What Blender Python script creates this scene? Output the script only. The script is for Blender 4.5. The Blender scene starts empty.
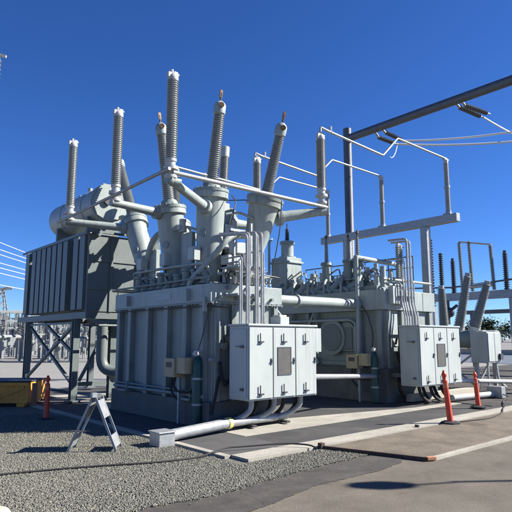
import bpy, bmesh, math, random
from mathutils import Vector, Matrix
random.seed(7)
S = bpy.context.scene
COL = S.collection
R = math.radians
V = Vector

# ------------------------------------------------------------------ materials
def mat(name, col, rough=.5, metal=0., var=.12, scale=3., bump=0., bscale=60., streak=0., spec=.5, coat=0.):
    m = bpy.data.materials.new(name); m.use_nodes = True
    nt = m.node_tree; N = nt.nodes; L = nt.links; b = N['Principled BSDF']
    b.inputs['Roughness'].default_value = rough; b.inputs['Metallic'].default_value = metal
    b.inputs['Specular IOR Level'].default_value = spec
    tc = N.new('ShaderNodeTexCoord'); n = N.new('ShaderNodeTexNoise')
    n.inputs['Scale'].default_value = scale; n.inputs['Detail'].default_value = 8; n.inputs['Roughness'].default_value = .65
    L.new(tc.outputs['Object'], n.inputs['Vector'])
    r = N.new('ShaderNodeValToRGB'); e = r.color_ramp.elements
    e[0].position = .3; e[1].position = .7
    e[0].color = (*[c*(1-var) for c in col], 1); e[1].color = (*[min(1, c*(1+var*.6)) for c in col], 1)
    L.new(n.outputs['Fac'], r.inputs['Fac']); out = r.outputs['Color']
    if streak:
        mp = N.new('ShaderNodeMapping'); mp.inputs['Scale'].default_value = (9, 9, .45)
        L.new(tc.outputs['Object'], mp.inputs['Vector'])
        n2 = N.new('ShaderNodeTexNoise'); n2.inputs['Scale'].default_value = 1.6; n2.inputs['Detail'].default_value = 6
        L.new(mp.outputs['Vector'], n2.inputs['Vector'])
        r2 = N.new('ShaderNodeValToRGB'); r2.color_ramp.elements[0].position = .52; r2.color_ramp.elements[1].position = .74
        L.new(n2.outputs['Fac'], r2.inputs['Fac'])
        mu = N.new('ShaderNodeMath'); mu.operation = 'MULTIPLY'; mu.inputs[1].default_value = streak
        L.new(r2.outputs['Color'], mu.inputs[0])
        mx = N.new('ShaderNodeMixRGB'); mx.inputs['Color2'].default_value = (col[0]*.5, col[1]*.46, col[2]*.38, 1)
        L.new(mu.outputs[0], mx.inputs['Fac']); L.new(out, mx.inputs['Color1']); out = mx.outputs['Color']
    L.new(out, b.inputs['Base Color'])
    mr = N.new('ShaderNodeMapRange'); mr.inputs['To Min'].default_value = max(0, rough-.1); mr.inputs['To Max'].default_value = min(1, rough+.12)
    L.new(n.outputs['Fac'], mr.inputs['Value']); L.new(mr.outputs['Result'], b.inputs['Roughness'])
    if bump:
        n3 = N.new('ShaderNodeTexNoise'); n3.inputs['Scale'].default_value = bscale; n3.inputs['Detail'].default_value = 4
        L.new(tc.outputs['Object'], n3.inputs['Vector'])
        bp = N.new('ShaderNodeBump'); bp.inputs['Strength'].default_value = bump; bp.inputs['Distance'].default_value = .01
        L.new(n3.outputs['Fac'], bp.inputs['Height']); L.new(bp.outputs['Normal'], b.inputs['Normal'])
    return m

def ground_mat(name, col, col2, big=.35, fine=160., bump=.4, rough=.9, crack=0., spec=.25, stain=None):
    """mottled asphalt / concrete: fine aggregate speckle, large worn patches, optional cracks and stains"""
    m = bpy.data.materials.new(name); m.use_nodes = True
    nt = m.node_tree; N = nt.nodes; L = nt.links; b = N['Principled BSDF']
    b.inputs['Roughness'].default_value = rough; b.inputs['Specular IOR Level'].default_value = spec
    tc = N.new('ShaderNodeTexCoord')
    n1 = N.new('ShaderNodeTexNoise'); n1.inputs['Scale'].default_value = big; n1.inputs['Detail'].default_value = 9; n1.inputs['Roughness'].default_value = .68
    n2 = N.new('ShaderNodeTexNoise'); n2.inputs['Scale'].default_value = fine; n2.inputs['Detail'].default_value = 3
    for n in (n1, n2): L.new(tc.outputs['Object'], n.inputs['Vector'])
    r = N.new('ShaderNodeValToRGB'); r.color_ramp.elements[0].position = .34; r.color_ramp.elements[1].position = .66
    r.color_ramp.elements[0].color = (*col, 1); r.color_ramp.elements[1].color = (*col2, 1)
    L.new(n1.outputs['Fac'], r.inputs['Fac'])
    r2 = N.new('ShaderNodeValToRGB'); r2.color_ramp.elements[0].position = .3; r2.color_ramp.elements[1].position = .7
    r2.color_ramp.elements[0].color = (.5, .5, .5, 1); r2.color_ramp.elements[1].color = (1.4, 1.4, 1.4, 1)
    L.new(n2.outputs['Fac'], r2.inputs['Fac'])
    mx = N.new('ShaderNodeMixRGB'); mx.blend_type = 'MULTIPLY'; mx.inputs['Fac'].default_value = .8
    L.new(r.outputs['Color'], mx.inputs['Color1']); L.new(r2.outputs['Color'], mx.inputs['Color2']); out = mx.outputs['Color']
    if stain:
        n4 = N.new('ShaderNodeTexNoise'); n4.inputs['Scale'].default_value = 1.1; n4.inputs['Detail'].default_value = 7; n4.inputs['Distortion'].default_value = .6
        L.new(tc.outputs['Object'], n4.inputs['Vector'])
        r4 = N.new('ShaderNodeValToRGB'); r4.color_ramp.elements[0].position = .55; r4.color_ramp.elements[1].position = .72
        L.new(n4.outputs['Fac'], r4.inputs['Fac'])
        m4 = N.new('ShaderNodeMixRGB'); m4.inputs['Color2'].default_value = (*stain, 1)
        mm = N.new('ShaderNodeMath'); mm.operation = 'MULTIPLY'; mm.inputs[1].default_value = .6
        L.new(r4.outputs['Color'], mm.inputs[0]); L.new(mm.outputs[0], m4.inputs['Fac']); L.new(out, m4.inputs['Color1']); out = m4.outputs['Color']
    if crack:
        v = N.new('ShaderNodeTexVoronoi'); v.feature = 'DISTANCE_TO_EDGE'; v.inputs['Scale'].default_value = .33
        nd = N.new('ShaderNodeTexNoise'); nd.inputs['Scale'].default_value = 2.5; nd.inputs['Detail'].default_value = 6
        L.new(tc.outputs['Object'], nd.inputs['Vector'])
        av = N.new('ShaderNodeMixRGB'); av.inputs['Fac'].default_value = .22
        L.new(tc.outputs['Object'], av.inputs['Color1']); L.new(nd.outputs['Color'], av.inputs['Color2']); L.new(av.outputs['Color'], v.inputs['Vector'])
        lt = N.new('ShaderNodeMath'); lt.operation = 'LESS_THAN'; lt.inputs[1].default_value = .002
        L.new(v.outputs['Distance'], lt.inputs[0])
        ml = N.new('ShaderNodeMath'); ml.operation = 'MULTIPLY'; ml.inputs[1].default_value = crack
        L.new(lt.outputs[0], ml.inputs[0])
        m5 = N.new('ShaderNodeMixRGB'); m5.inputs['Color2'].default_value = (.03, .028, .026, 1)
        L.new(ml.outputs[0], m5.inputs['Fac']); L.new(out, m5.inputs['Color1']); out = m5.outputs['Color']
    L.new(out, b.inputs['Base Color'])
    if bump:
        bp = N.new('ShaderNodeBump'); bp.inputs['Strength'].default_value = bump; bp.inputs['Distance'].default_value = .006
        L.new(n2.outputs['Fac'], bp.inputs['Height']); L.new(bp.outputs['Normal'], b.inputs['Normal'])
    return m

def stone_mat(name, cols, scale):
    m = bpy.data.materials.new(name); m.use_nodes = True
    nt = m.node_tree; N = nt.nodes; L = nt.links; b = N['Principled BSDF']
    b.inputs['Roughness'].default_value = .85; b.inputs['Specular IOR Level'].default_value = .25
    tc = N.new('ShaderNodeTexCoord'); v = N.new('ShaderNodeTexVoronoi'); v.inputs['Scale'].default_value = scale
    L.new(tc.outputs['Object'], v.inputs['Vector'])
    sp = N.new('ShaderNodeSeparateColor'); L.new(v.outputs['Color'], sp.inputs['Color'])
    r = N.new('ShaderNodeValToRGB'); e = r.color_ramp.elements
    e[0].color = (*cols[0], 1); e[1].color = (*cols[-1], 1)
    for i, c in enumerate(cols[1:-1]):
        k = e.new((i+1)/(len(cols)-1)); k.color = (*c, 1)
    L.new(sp.outputs[0], r.inputs['Fac']); L.new(r.outputs['Color'], b.inputs['Base Color'])
    bp = N.new('ShaderNodeBump'); bp.inputs['Strength'].default_value = .9; bp.inputs['Distance'].default_value = .02; bp.invert = True
    L.new(v.outputs['Distance'], bp.inputs['Height']); L.new(bp.outputs['Normal'], b.inputs['Normal'])
    return m

M = {}
M['paint'] = mat('transformer_paint', (.285, .325, .308), .42, var=.16, scale=1.5, streak=.6, bump=.03, bscale=25)
M['tank'] = mat('tank_paint', (.225, .255, .243), .47, var=.2, scale=1.3, streak=.75, bump=.03, bscale=20)
M['paint2'] = mat('transformer_paint_worn', (.20, .238, .225), .48, var=.1, scale=2.5, streak=.35, bump=.04, bscale=25)
M['cab'] = mat('cabinet_paint', (.37, .402, .386), .38, var=.09, scale=1.1, streak=.34, bump=.03, bscale=9)
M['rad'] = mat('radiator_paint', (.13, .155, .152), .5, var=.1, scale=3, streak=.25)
M['porc'] = mat('grey_porcelain', (.235, .25, .245), .32, var=.15, scale=8)
M['porc_pale'] = mat('pale_grey_porcelain', (.27, .285, .28), .35, var=.12, scale=8)
M['wire'] = mat('bright_wire', (.66, .68, .69), .4, metal=.3, var=.05)
M['porc_dark'] = mat('dark_porcelain', (.055, .06, .065), .35, var=.15, scale=8)
M['galv'] = mat('galvanised_steel', (.30, .315, .325), .45, metal=.35, var=.22, scale=9)
M['galv_dark'] = mat('weathered_steel', (.10, .11, .125), .5, metal=.4, var=.2, scale=4)
M['alu'] = mat('aluminium_tube', (.40, .415, .41), .35, metal=.5, var=.08, scale=5)
M['white'] = mat('white_fitting', (.40, .41, .39), .4, var=.1, scale=10)
M['brass'] = mat('bronze_fitting', (.17, .10, .045), .4, metal=.5, var=.25, scale=14)
M['dark'] = mat('dark_metal', (.045, .047, .05), .5, var=.2, scale=8)
M['glass'] = mat('window_panel', (.10, .095, .085), .25, var=.15, scale=6)
M['rubber'] = mat('black_rubber', (.016, .016, .017), .75, var=.3, scale=12)
M['tan'] = mat('tan_box_paint', (.36, .30, .19), .5, var=.15, scale=6, streak=.2)
M['green'] = mat('green_cylinder_paint', (.008, .052, .050), .4, var=.2, scale=5, streak=.2)
M['orange'] = mat('orange_plastic', (.58, .058, .018), .5, var=.25, scale=9, streak=.25)
M['wood'] = mat('yellow_plywood', (.72, .29, .04), .6, var=.35, scale=4, streak=.4)
M['plank'] = mat('old_plank', (.07, .042, .028), .8, var=.4, scale=9, bump=.4, bscale=30)
M['cutwood'] = mat('cut_timber', (.36, .17, .09), .8, var=.25, scale=14)
M['tarp'] = mat('dark_tarp', (.03, .034, .045), .55, var=.3, scale=5, bump=.5, bscale=6)
M['yard'] = mat('yard_equipment_grey', (.24, .255, .25), .5, var=.15, scale=1.5)
M['cream'] = mat('cream_concrete', (.36, .335, .27), .85, var=.12, scale=9, bump=.3)
M['base'] = mat('tank_base_dark', (.105, .107, .10), .7, var=.3, scale=3, streak=.3)  # lower tank skirts, a darker grey than the tank walls above
M['yard_ins'] = mat('pale_porcelain', (.17, .18, .18), .4, var=.15, scale=4)
M['band'] = mat('faded_band', (.58, .17, .09), .4, var=.3, scale=20)
M['leaf'] = mat('leaf_green', (.028, .042, .018), .8, var=.45, scale=.6, spec=.05)
M['bark'] = mat('bark', (.09, .07, .05), .9, var=.3, scale=6)
M['yellow'] = mat('yellow_tape', (.62, .55, .16), .5, var=.1)
M['fence'] = mat('fence_metal', (.16, .17, .17), .6, var=.15)

M['ground'] = ground_mat('yard_ground', (.19, .185, .17), (.25, .245, .23), big=.05, fine=40, bump=.2)
M['asph'] = ground_mat('blacktop', (.042, .042, .043), (.068, .066, .064), big=.9, fine=180, bump=.5, stain=(.10, .095, .085))
M['asph_worn'] = ground_mat('worn_blacktop', (.062, .062, .063), (.088, .086, .084), big=.8, fine=190, bump=.5, stain=(.12, .115, .10))
M['road'] = ground_mat('old_road', (.098, .085, .067), (.155, .137, .110), big=.9, fine=120, bump=.9, crack=.3, stain=(.062, .052, .042))
M['tar'] = ground_mat('tar_band', (.040, .037, .034), (.09, .082, .073), big=1.6, fine=110, bump=.9, crack=.5)
M['tanpave'] = ground_mat('tan_pavement', (.11, .092, .070), (.18, .15, .115), big=1.6, fine=100, bump=.9, crack=.3, stain=(.06, .05, .04))
M['conc'] = ground_mat('concrete', (.26, .245, .21), (.36, .34, .29), big=1.2, fine=90, bump=.3, stain=(.20, .185, .155))
M['gravelbed'] = stone_mat('gravel_bed', [(.09, .09, .075), (.15, .146, .12), (.18, .176, .145), (.13, .13, .107), (.22, .213, .175)], 55)
M['stone'] = stone_mat('gravel_stone', [(.145, .145, .12), (.18, .176, .146), (.21, .204, .17), (.16, .157, .13), (.255, .247, .207)], 33)
M['blueroad'] = ground_mat('far_road', (.11, .125, .15), (.14, .155, .18), big=.08, fine=30, bump=.1, rough=.6)

# ------------------------------------------------------------------ mesh builder
class MB:
    def __init__(s): s.v = []; s.f = []; s.cut = []
    def add(s, vs, fs):
        o = len(s.v); s.cut.append((o, len(s.f))); s.v += [tuple(p) for p in vs]; s.f += [tuple(i+o for i in f) for f in fs]; return s
    def box(s, x0, y0, z0, x1, y1, z1):
        x0, x1 = sorted((x0, x1)); y0, y1 = sorted((y0, y1)); z0, z1 = sorted((z0, z1))
        vs = [(x, y, z) for z in (z0, z1) for x, y in ((x0, y0), (x1, y0), (x1, y1), (x0, y1))]
        return s.add(vs, [(3, 2, 1, 0), (4, 5, 6, 7), (0, 1, 5, 4), (1, 2, 6, 5), (2, 3, 7, 6), (3, 0, 4, 7)])
    def bar(s, a, b, w, h, up=(0, 0, 1)):
        a, b = V(a), V(b); d = (b-a).normalized(); u = V(up)
        if abs(d.dot(u)) > .98: u = V((0, 1, 0))
        x = d.cross(u).normalized(); y = x.cross(d)
        vs = [p + x*i*w/2 + y*j*h/2 for p in (a, b) for i, j in ((-1, -1), (1, -1), (1, 1), (-1, 1))]
        return s.add(vs, [(3, 2, 1, 0), (4, 5, 6, 7), (0, 1, 5, 4), (1, 2, 6, 5), (2, 3, 7, 6), (3, 0, 4, 7)])
    def lathe(s, a, b, prof, n=16):
        """prof: list of (t 0..1 along a->b, radius)"""
        a, b = V(a), V(b); ax = b-a; d = ax.normalized()
        x = d.orthogonal().normalized(); y = d.cross(x)
        vs = []; fs = []
        for t, r in prof:
            for k in range(n):
                q = 2*math.pi*k/n
                vs.append(a + ax*t + (x*math.cos(q) + y*math.sin(q))*r)
        for i in range(len(prof)-1):
            for k in range(n):
                k2 = (k+1) % n
                fs.append((i*n+k, i*n+k2, (i+1)*n+k2, (i+1)*n+k))
        fs.append(tuple(reversed(range(n)))); fs.append(tuple(range((len(prof)-1)*n, len(prof)*n)))
        return s.add(vs, fs)
    def cyl(s, a, b, r, r2=None, n=14): return s.lathe(a, b, [(0, r), (1, r if r2 is None else r2)], n)
    def tube(s, pts, r, n=8, round_=0.):
        P = [V(p) for p in pts]
        if round_:
            Q = [P[0]]
            for i in range(1, len(P)-1):
                a = P[i] + (P[i-1]-P[i]).normalized()*min(round_, (P[i-1]-P[i]).length*.45)
                c = P[i] + (P[i+1]-P[i]).normalized()*min(round_, (P[i+1]-P[i]).length*.45)
                for k in range(5):
                    t = k/4; Q.append((1-t)**2*a + 2*t*(1-t)*P[i] + t*t*c)
            Q.append(P[-1]); P = Q
        vs = []; fs = []; x = None
        for i, p in enumerate(P):
            d = (P[min(i+1, len(P)-1)] - P[max(i-1, 0)]).normalized()
            x = d.orthogonal().normalized() if x is None else (x - d*x.dot(d)).normalized()
            y = d.cross(x)
            for k in range(n):
                q = 2*math.pi*k/n; vs.append(p + (x*math.cos(q)+y*math.sin(q))*r)
        for i in range(len(P)-1):
            for k in range(n):
                k2 = (k+1) % n; fs.append((i*n+k, i*n+k2, (i+1)*n+k2, (i+1)*n+k))
        fs.append(tuple(reversed(range(n)))); fs.append(tuple(range((len(P)-1)*n, len(P)*n)))
        return s.add(vs, fs)
    def sphere(s, c, r, n=12, sz=1.):
        prof = [(.5-.5*math.cos(math.pi*i/8), max(.02, math.sin(math.pi*i/8))*r) for i in range(9)]
        return s.lathe(V(c)-V((0, 0, r*sz)), V(c)+V((0, 0, r*sz)), prof, n)
    def poly(s, pts, z0, z1=None):
        n = len(pts)
        if z1 is None: return s.add([(x, y, z0) for x, y in pts], [tuple(range(n))])
        vs = [(x, y, z0) for x, y in pts] + [(x, y, z1) for x, y in pts]
        return s.add(vs, [tuple(reversed(range(n))), tuple(range(n, 2*n))] + [(i, (i+1) % n, n+(i+1) % n, n+i) for i in range(n)])
    def insul(s, a, b, rc, ro, n=26, seg=16):
        prof = [(0, rc)]
        for i in range(n):
            t = i/n; w = 1/n
            prof += [(t+.12*w, rc), (t+.5*w, ro), (t+.66*w, ro*.985), (t+.84*w, rc*1.02)]
        prof.append((1, rc))
        # taper handled by callers passing equal radii
        return s.lathe(a, b, prof, seg)
    def tinsul(s, a, b, rc0, ro0, rc1, ro1, n=30, seg=16):
        prof = [(0, rc0)]
        for i in range(n):
            t = i/n; w = 1/n; rc = rc0+(rc1-rc0)*t; ro = ro0+(ro1-ro0)*t
            prof += [(t+.12*w, rc), (t+.5*w, ro), (t+.66*w, ro*.985), (t+.84*w, rc)]
        prof.append((1, rc1))
        return s.lathe(a, b, prof, seg)

ORG = {}
def thing(name, label, cat, loc, group=None):
    o = bpy.data.objects.new(name, None); COL.objects.link(o); o.location = loc; o.empty_display_size = .3
    o['label'] = label; o['category'] = cat
    if group: o['group'] = group
    ORG[o] = V(loc); return o
def part(name, mb, material, parent=None, bev=0., smooth=True, loc=None, label=None):
    org = ORG[parent] if parent else V(loc or (0, 0, 0))
    me = bpy.data.meshes.new(name)
    me.from_pydata([V(p)-org for p in mb.v], [], mb.f); me.validate(); me.update()
    bm = bmesh.new(); bm.from_mesh(me); bmesh.ops.recalc_face_normals(bm, faces=bm.faces); bm.to_mesh(me); bm.free()
    if smooth:
        me.polygons.foreach_set('use_smooth', [True]*len(me.polygons)); me.set_sharp_from_angle(angle=R(38))
    me.materials.append(M[material])
    o = bpy.data.objects.new(name, me); COL.objects.link(o)
    if parent: o.parent = parent
    else: o.location = org
    if bev:
        md = o.modifiers.new('bevel', 'BEVEL'); md.width = bev; md.segments = 2; md.limit_method = 'ANGLE'; md.angle_limit = R(50)
        md.harden_normals = True
    ORG[o] = org
    if label: o['label'] = label
    return o
def pieces(name, mb, material, parent, **k):
    """every box / tube added to mb becomes a part of its own"""
    out = []; ends = mb.cut[1:] + [(len(mb.v), len(mb.f))]
    for (v0, f0), (v1, f1) in zip(mb.cut, ends):
        m = MB(); m.v = mb.v[v0:v1]; m.f = [tuple(i-v0 for i in f) for f in mb.f[f0:f1]]
        out.append(part(name, m, material, parent, **k))
    return out
def solo(name, mb, material, label, cat, loc, group=None, **k):
    o = part(name, mb, material, None, loc=loc, **k); o['label'] = label; o['category'] = cat
    if group: o['group'] = group
    return o
def struct(name, mb, material, kind='structure', **k):
    o = part(name, mb, material, None, smooth=False, **k); o['kind'] = kind; return o
def dup(o, loc, label=None, rotz=None, scale=None):
    def rec(a, p):
        c = a.copy(); COL.objects.link(c)
        if p is not None: c.parent = p
        for ch in a.children: rec(ch, c)
        return c
    c = rec(o, None); c.location = loc
    if rotz is not None: c.rotation_euler = (0, 0, rotz)
    if scale is not None: c.scale = scale
    if label: c['label'] = label
    return c

# ------------------------------------------------------------------ ground
def rough_edge(pts, amp, n=40):
    out = []; ph = [random.uniform(0, 6.28) for _ in range(8)]
    for i in range(len(pts)-1):
        a, b = pts[i], pts[i+1]
        for k in range(n):
            t = k/n; x = a[0]+(b[0]-a[0])*t; y = a[1]+(b[1]-a[1])*t
            w = sum(math.sin(x*f+ph[j])/(1+j*.8) for j, f in enumerate((1.7, 4.1, 9, 19, 37, 71)))*amp*.45
            out.append((x, y+w+random.gauss(0, amp*.12)))
    out.append(pts[-1]); return out
struct('ground', MB().poly([(-2500, -2500), (2500, -2500), (2500, 2500), (-2500, 2500)], -.02), 'ground')
gedge = rough_edge([(-12, 5.2), (-3, 5.15), (2.85, 5.24), (3.83, 5.14), (5.0, 5.3), (5.66, 5.38), (6.4, 5.34), (6.95, 5.36)], .05)
tedge = rough_edge([(7.08, 4.92), (6.85, 4.75), (6.32, 4.65), (5.63, 4.69), (4.95, 4.71), (3.78, 4.48), (2.6, 4.4), (-3, 4.3), (-12, 4.3)], .035)
struct('gravel_bed', MB().poly([(6.95, 5.30), (6.72, 6.2), (5.2, 6.2), (5.2, 20), (-12, 20), (-12, 5.0), (2.5, 5.0), (5, 5.1)], -.004), 'gravelbed')
struct('road', MB().poly([(-40, 4.9), (7.1, 4.9), (7.22, 4.55), (60, 4.55), (60, -30), (-40, -30)], .002), 'road')
struct('tar_band', MB().poly([(p[0], p[1]-.02) for p in gedge] + tedge, .007), 'tar')
struct('tan_pavement', MB().poly([(6.78, 6.15), (7.24, 4.62), (60, 4.62), (60, 6.15)], -.01, .035), 'tanpave')
struct('pavement_edge', MB().poly(rough_edge([(7.36, 4.615), (10.1, 4.615), (30, 4.615)], .012, 30) + [(30, 4.50), (7.36, 4.52)], -.01, .04), 'conc')
# walkway round the first transformer: concrete kerb, blacktop infill, concrete pad
struct('kerb', MB().poly([(5.22, 6.22), (50, 6.22), (50, 6.62), (5.22, 6.62)], -.01, .04), 'conc')
struct('kerb_return', MB().poly([(5.10, 6.62), (5.22, 6.62), (5.22, 16.4), (5.06, 16.4)], -.01, .035), 'conc')
struct('walkway_worn', MB().poly([(5.22, 6.62), (6.38, 6.62), (6.40, 7.72), (6.30, 16.4), (5.22, 16.4)], -.01, .031), 'asph_worn')
struct('walkway', MB().poly([(6.38, 6.62), (50, 6.62), (50, 7.78), (6.40, 7.72)], -.01, .027), 'asph')
struct('pad', MB().poly([(6.40, 7.72), (50, 7.78), (50, 17), (6.30, 17)], -.01, .036), 'conc')
struct('pad_blacktop', MB().poly([(8.6, 9.3), (8.5, 8.80), (12.3, 8.05), (50, 7.95), (50, 16.9), (8.6, 16.9)], .0, .042), 'asph')
struct('rear_yard', MB().poly([(-12, 16.4), (6.3, 16.4), (6.3, 17), (18, 17), (18, 19.5), (-12, 19.5)], -.006), 'asph')
struct('far_road', MB().poly([(34, -5), (62, -12), (80, 60), (44, 40)], .0), 'blueroad')
struct('dark_yard', MB().poly([(14, 17), (14, 6.9), (33, 6.9), (33, 17)], .0, .046), 'tar')

# loose stones
def stones():
    import numpy as np
    rng = np.random.default_rng(3)
    ico = bmesh.new(); bmesh.ops.create_icosphere(ico, subdivisions=1, radius=1)
    bv = np.array([v.co[:] for v in ico.verts]); bf = np.array([[v.index for v in f.verts] for f in ico.faces]); ico.free()
    n = 210000
    x = rng.uniform(.8, 6.9, n*5); y = rng.uniform(4.8, 13.5, n*5)
    edge = np.interp(x, [p[0] for p in gedge], [p[1] for p in gedge])
    spill = edge - rng.exponential(.11, n*5)*(rng.uniform(0, 1, n*5) < .10)
    keep = ((x < 5.02) | (y < 6.16)) & (y > np.where(rng.uniform(0, 1, n*5) < .12, spill, edge + np.abs(rng.normal(0, .03, n*5)))) & (x < 6.66 - (y-6.2)*.27)
    d = .653*x + .757*y; lat = .757*x - .653*y
    keep &= (np.abs(lat) < d*.53) & (rng.uniform(0, 1, n*5) < np.clip((7.5/d)**2.2, 0, 1))
    x = x[keep][:n]; y = y[keep][:n]; n = len(x)
    s = rng.uniform(.0042, .0098, n)*(1+.5*(rng.uniform(0, 1, n) > .93))
    sc = s[:, None]*rng.uniform(.6, 1.15, (n, 3)); sc[:, 2] *= .8
    a = rng.uniform(0, 6.28, n); b = rng.uniform(-.5, .5, n)
    vs = bv[None]*(1+rng.uniform(-.32, .32, (n, len(bv), 1)))*sc[:, None, :]
    ca, sa = np.cos(a)[:, None], np.sin(a)[:, None]; cb, sb = np.cos(b)[:, None], np.sin(b)[:, None]
    X, Y, Z = vs[..., 0].copy(), vs[..., 1].copy(), vs[..., 2].copy()
    X, Z = X*cb - Z*sb, X*sb + Z*cb
    X, Y = X*ca - Y*sa, X*sa + Y*ca
    vs = np.stack([X + x[:, None], Y + y[:, None], Z + (s*.45 + rng.uniform(0, .012, n))[:, None]], -1).reshape(-1, 3)
    fs = (bf[None] + (np.arange(n)*len(bv))[:, None, None]).reshape(-1, 3)
    me = bpy.data.meshes.new('loose_gravel')
    me.vertices.add(len(vs)); me.vertices.foreach_set('co', vs.ravel())
    me.loops.add(fs.size); me.loops.foreach_set('vertex_index', fs.ravel().astype('i'))
    me.polygons.add(len(fs)); me.polygons.foreach_set('loop_start', np.arange(0, fs.size, 3, dtype='i'))
    me.update(calc_edges=True); me.validate(); me.materials.append(M['stone'])
    o = bpy.data.objects.new('loose_gravel', me); COL.objects.link(o); o['kind'] = 'stuff'
    o['label'] = 'coarse grey gravel in front of the transformer'
    o['category'] = 'gravel'
stones()

# ------------------------------------------------------------------ transformer pieces
def cabinet(x0, x1, yf, yb, z0, z1, label, group=None, sidebox=False):
    t = thing('control_cabinet', label, 'cabinet', ((x0+x1)/2, (yf+yb)/2, 0), group)
    b = part('body', MB().box(x0, yf, z0, x1, yb, z1), 'cab', t, bev=.008)
    part('roof_plate', MB().box(x0-.03, yf-.04, z1+.001, x1+.03, yb+.02, z1+.04), 'cab', t, bev=.006)
    w = (x1-x0)/3
    for i in range(3):
        a, c = x0+i*w+.012, x0+(i+1)*w-.012
        m = MB().box(a, yf-.022, z0+.03, c, yf-.002, z1-.03)
        d = part('door', m, 'cab', t, bev=.006)
        h = (z1-z0)
        for zz in (z1-.30, z0+.12):
            q = a + .42*(c-a)
            part('hinge_pin', MB().cyl((q, yf-.05, zz), (q, yf-.05, zz+.16), .011, n=8).box(q-.012, yf-.065, zz-.02, q+.085, yf-.0225, zz+.008), 'dark', d)
        part('handle', MB().box(c-.055, yf-.04, z0+.47*h, c-.025, yf-.0225, z0+.47*h+.12).cyl((c-.04, yf-.07, z0+.52*h), (c-.04, yf-.03, z0+.52*h), .012, n=8), 'galv_dark', d)
        if i == 1:
            part('window', MB().box(a+.2*(c-a), yf-.030, z0+.33*h, a+.78*(c-a), yf-.0225, z0+.70*h), 'glass', d, bev=.003)
            part('window_frame', MB().box(a+.18*(c-a), yf-.036, z0+.32*h, a+.2*(c-a), yf-.0225, z0+.71*h).box(a+.78*(c-a), yf-.036, z0+.32*h, a+.80*(c-a), yf-.0225, z0+.71*h)
                 .box(a+.2*(c-a), yf-.036, z0+.70*h, a+.78*(c-a), yf-.0225, z0+.71*h).box(a+.2*(c-a), yf-.036, z0+.32*h, a+.78*(c-a), yf-.0225, z0+.33*h), 'galv_dark', d)
    # side panel latches and brackets on the shaded side
    s = part('side_panel', MB().box(x0-.016, yf+.05, z0+.06, x0-.001, yb-.05, z1-.06), 'cab', t, bev=.004)
    part('latch', MB().box(x0-.05, yf+.12, z1-.42, x0-.017, yf+.2, z1-.37).box(x0-.04, yf+.2, z1-.4, x0-.017, yf+.36, z1-.385), 'galv_dark', s)
    part('latch', MB().box(x0-.05, yf+.12, z0+.18, x0-.017, yf+.2, z0+.23), 'galv_dark', s)
    pieces('bracket', MB().box(x0+.15, yb+.001, z0+.2, x0+.25, yb+.38, z0+.3).box(x1-.25, yb+.001, z0+.2, x1-.15, yb+.38, z0+.3).box(x0+.15, yb+.001, z1-.3, x0+.25, yb+.38, z1-.2).box(x1-.25, yb+.001, z1-.3, x1-.15, yb+.38, z1-.2), 'galv_dark', t)
    if sidebox:
        part('junction_box', MB().box(x1+.001, yf-.01, z1-.52, x1+.17, yf+.3, z1-.03).box(x1+.171, yf+.1, z1-.55, x1+.2, yf+.5, z1-.02), 'cab', t, bev=.006)
    return t

def bushing(parent, base, fl, top, rt0, rt1, cap='tip', ri=(.15, .125), name='bushing', sheds=34, mat_t='paint'):
    """turret from base to fl, then ribbed insulator to top with its cap"""
    base, fl, top = V(base), V(fl), V(top); d = (top-fl).normalized(); L = (fl-base).length; td = (fl-base).normalized()
    m = MB().lathe(base, fl, [(0, rt0*1.28), (.035, rt0*1.28), (.04, rt0), (.45, rt0), (.62, (rt0*.5+rt1*.5)), (.93, rt1), (.935, rt1*1.2), (1, rt1*1.2)], 28)
    b = part(name, m, mat_t, parent)
    # flange ring with bolts
    x = td.orthogonal().normalized(); y = td.cross(x)
    fm = MB().lathe(fl, fl+td*.07, [(0, rt1*1.24), (1, rt1*1.24)], 28).lathe(fl+td*.07, fl+td*.07+d*.16, [(0, rt1*.82), (.7, ri[0]*1.35), (1, ri[0]*1.2)], 24)
    for k in range(14):
        q = 2*math.pi*k/14; p = fl + (x*math.cos(q)+y*math.sin(q))*rt1*1.1
        fm.cyl(p-td*.05, p+td*.11, .02, n=6)
    part('flange', fm, 'paint2', b)
    # hand-hole cover and lifting lugs on the turret
    hc = base + td*L*.55
    hm = MB()
    for ang in (-2.75,):
        e = V((math.cos(ang), math.sin(ang), 0)); e = (e - td*e.dot(td)).normalized()
        hm.cyl(hc+e*rt0*.8, hc+e*(rt0*1.1), .09, n=18)
    part('hand_hole_cover', hm, 'paint2', b)
    i0 = fl+td*.07+d*.15; i1 = top - d*.32
    part('insulator', MB().tinsul(i0, i1, ri[0]*.78, ri[0], ri[1]*.74, ri[1], sheds, 18), 'porc', b)
    if cap == 'tip':
        part('cap', MB().lathe(i1, top, [(0, ri[1]*.9), (.1, ri[1]*1.12), (.7, ri[1]*1.12), (.85, ri[1]*.9), (1, ri[1]*.45)], 18), 'paint', b)
        pl = i1 + d*.2; f = (V((-.35, -.94, 0))); f = (f-d*f.dot(d)).normalized()
        part('oil_gauge', MB().cyl(pl+f*ri[1]*.95, pl+f*(ri[1]*1.3), .062, n=14), 'brass', b)
        part('terminal', MB().cyl(top-d*.01, top+d*.2, .022, n=8).bar(top+d*.09, top+d*.26, .07, .025), 'brass', b)
    else:
        part('cap', MB().lathe(i1, top, [(0, ri[1]*.85), (.05, ri[1]*1.05), (.92, ri[1]*1.05), (1, ri[1]*.6)], 16), 'white', b)
    return b

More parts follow.
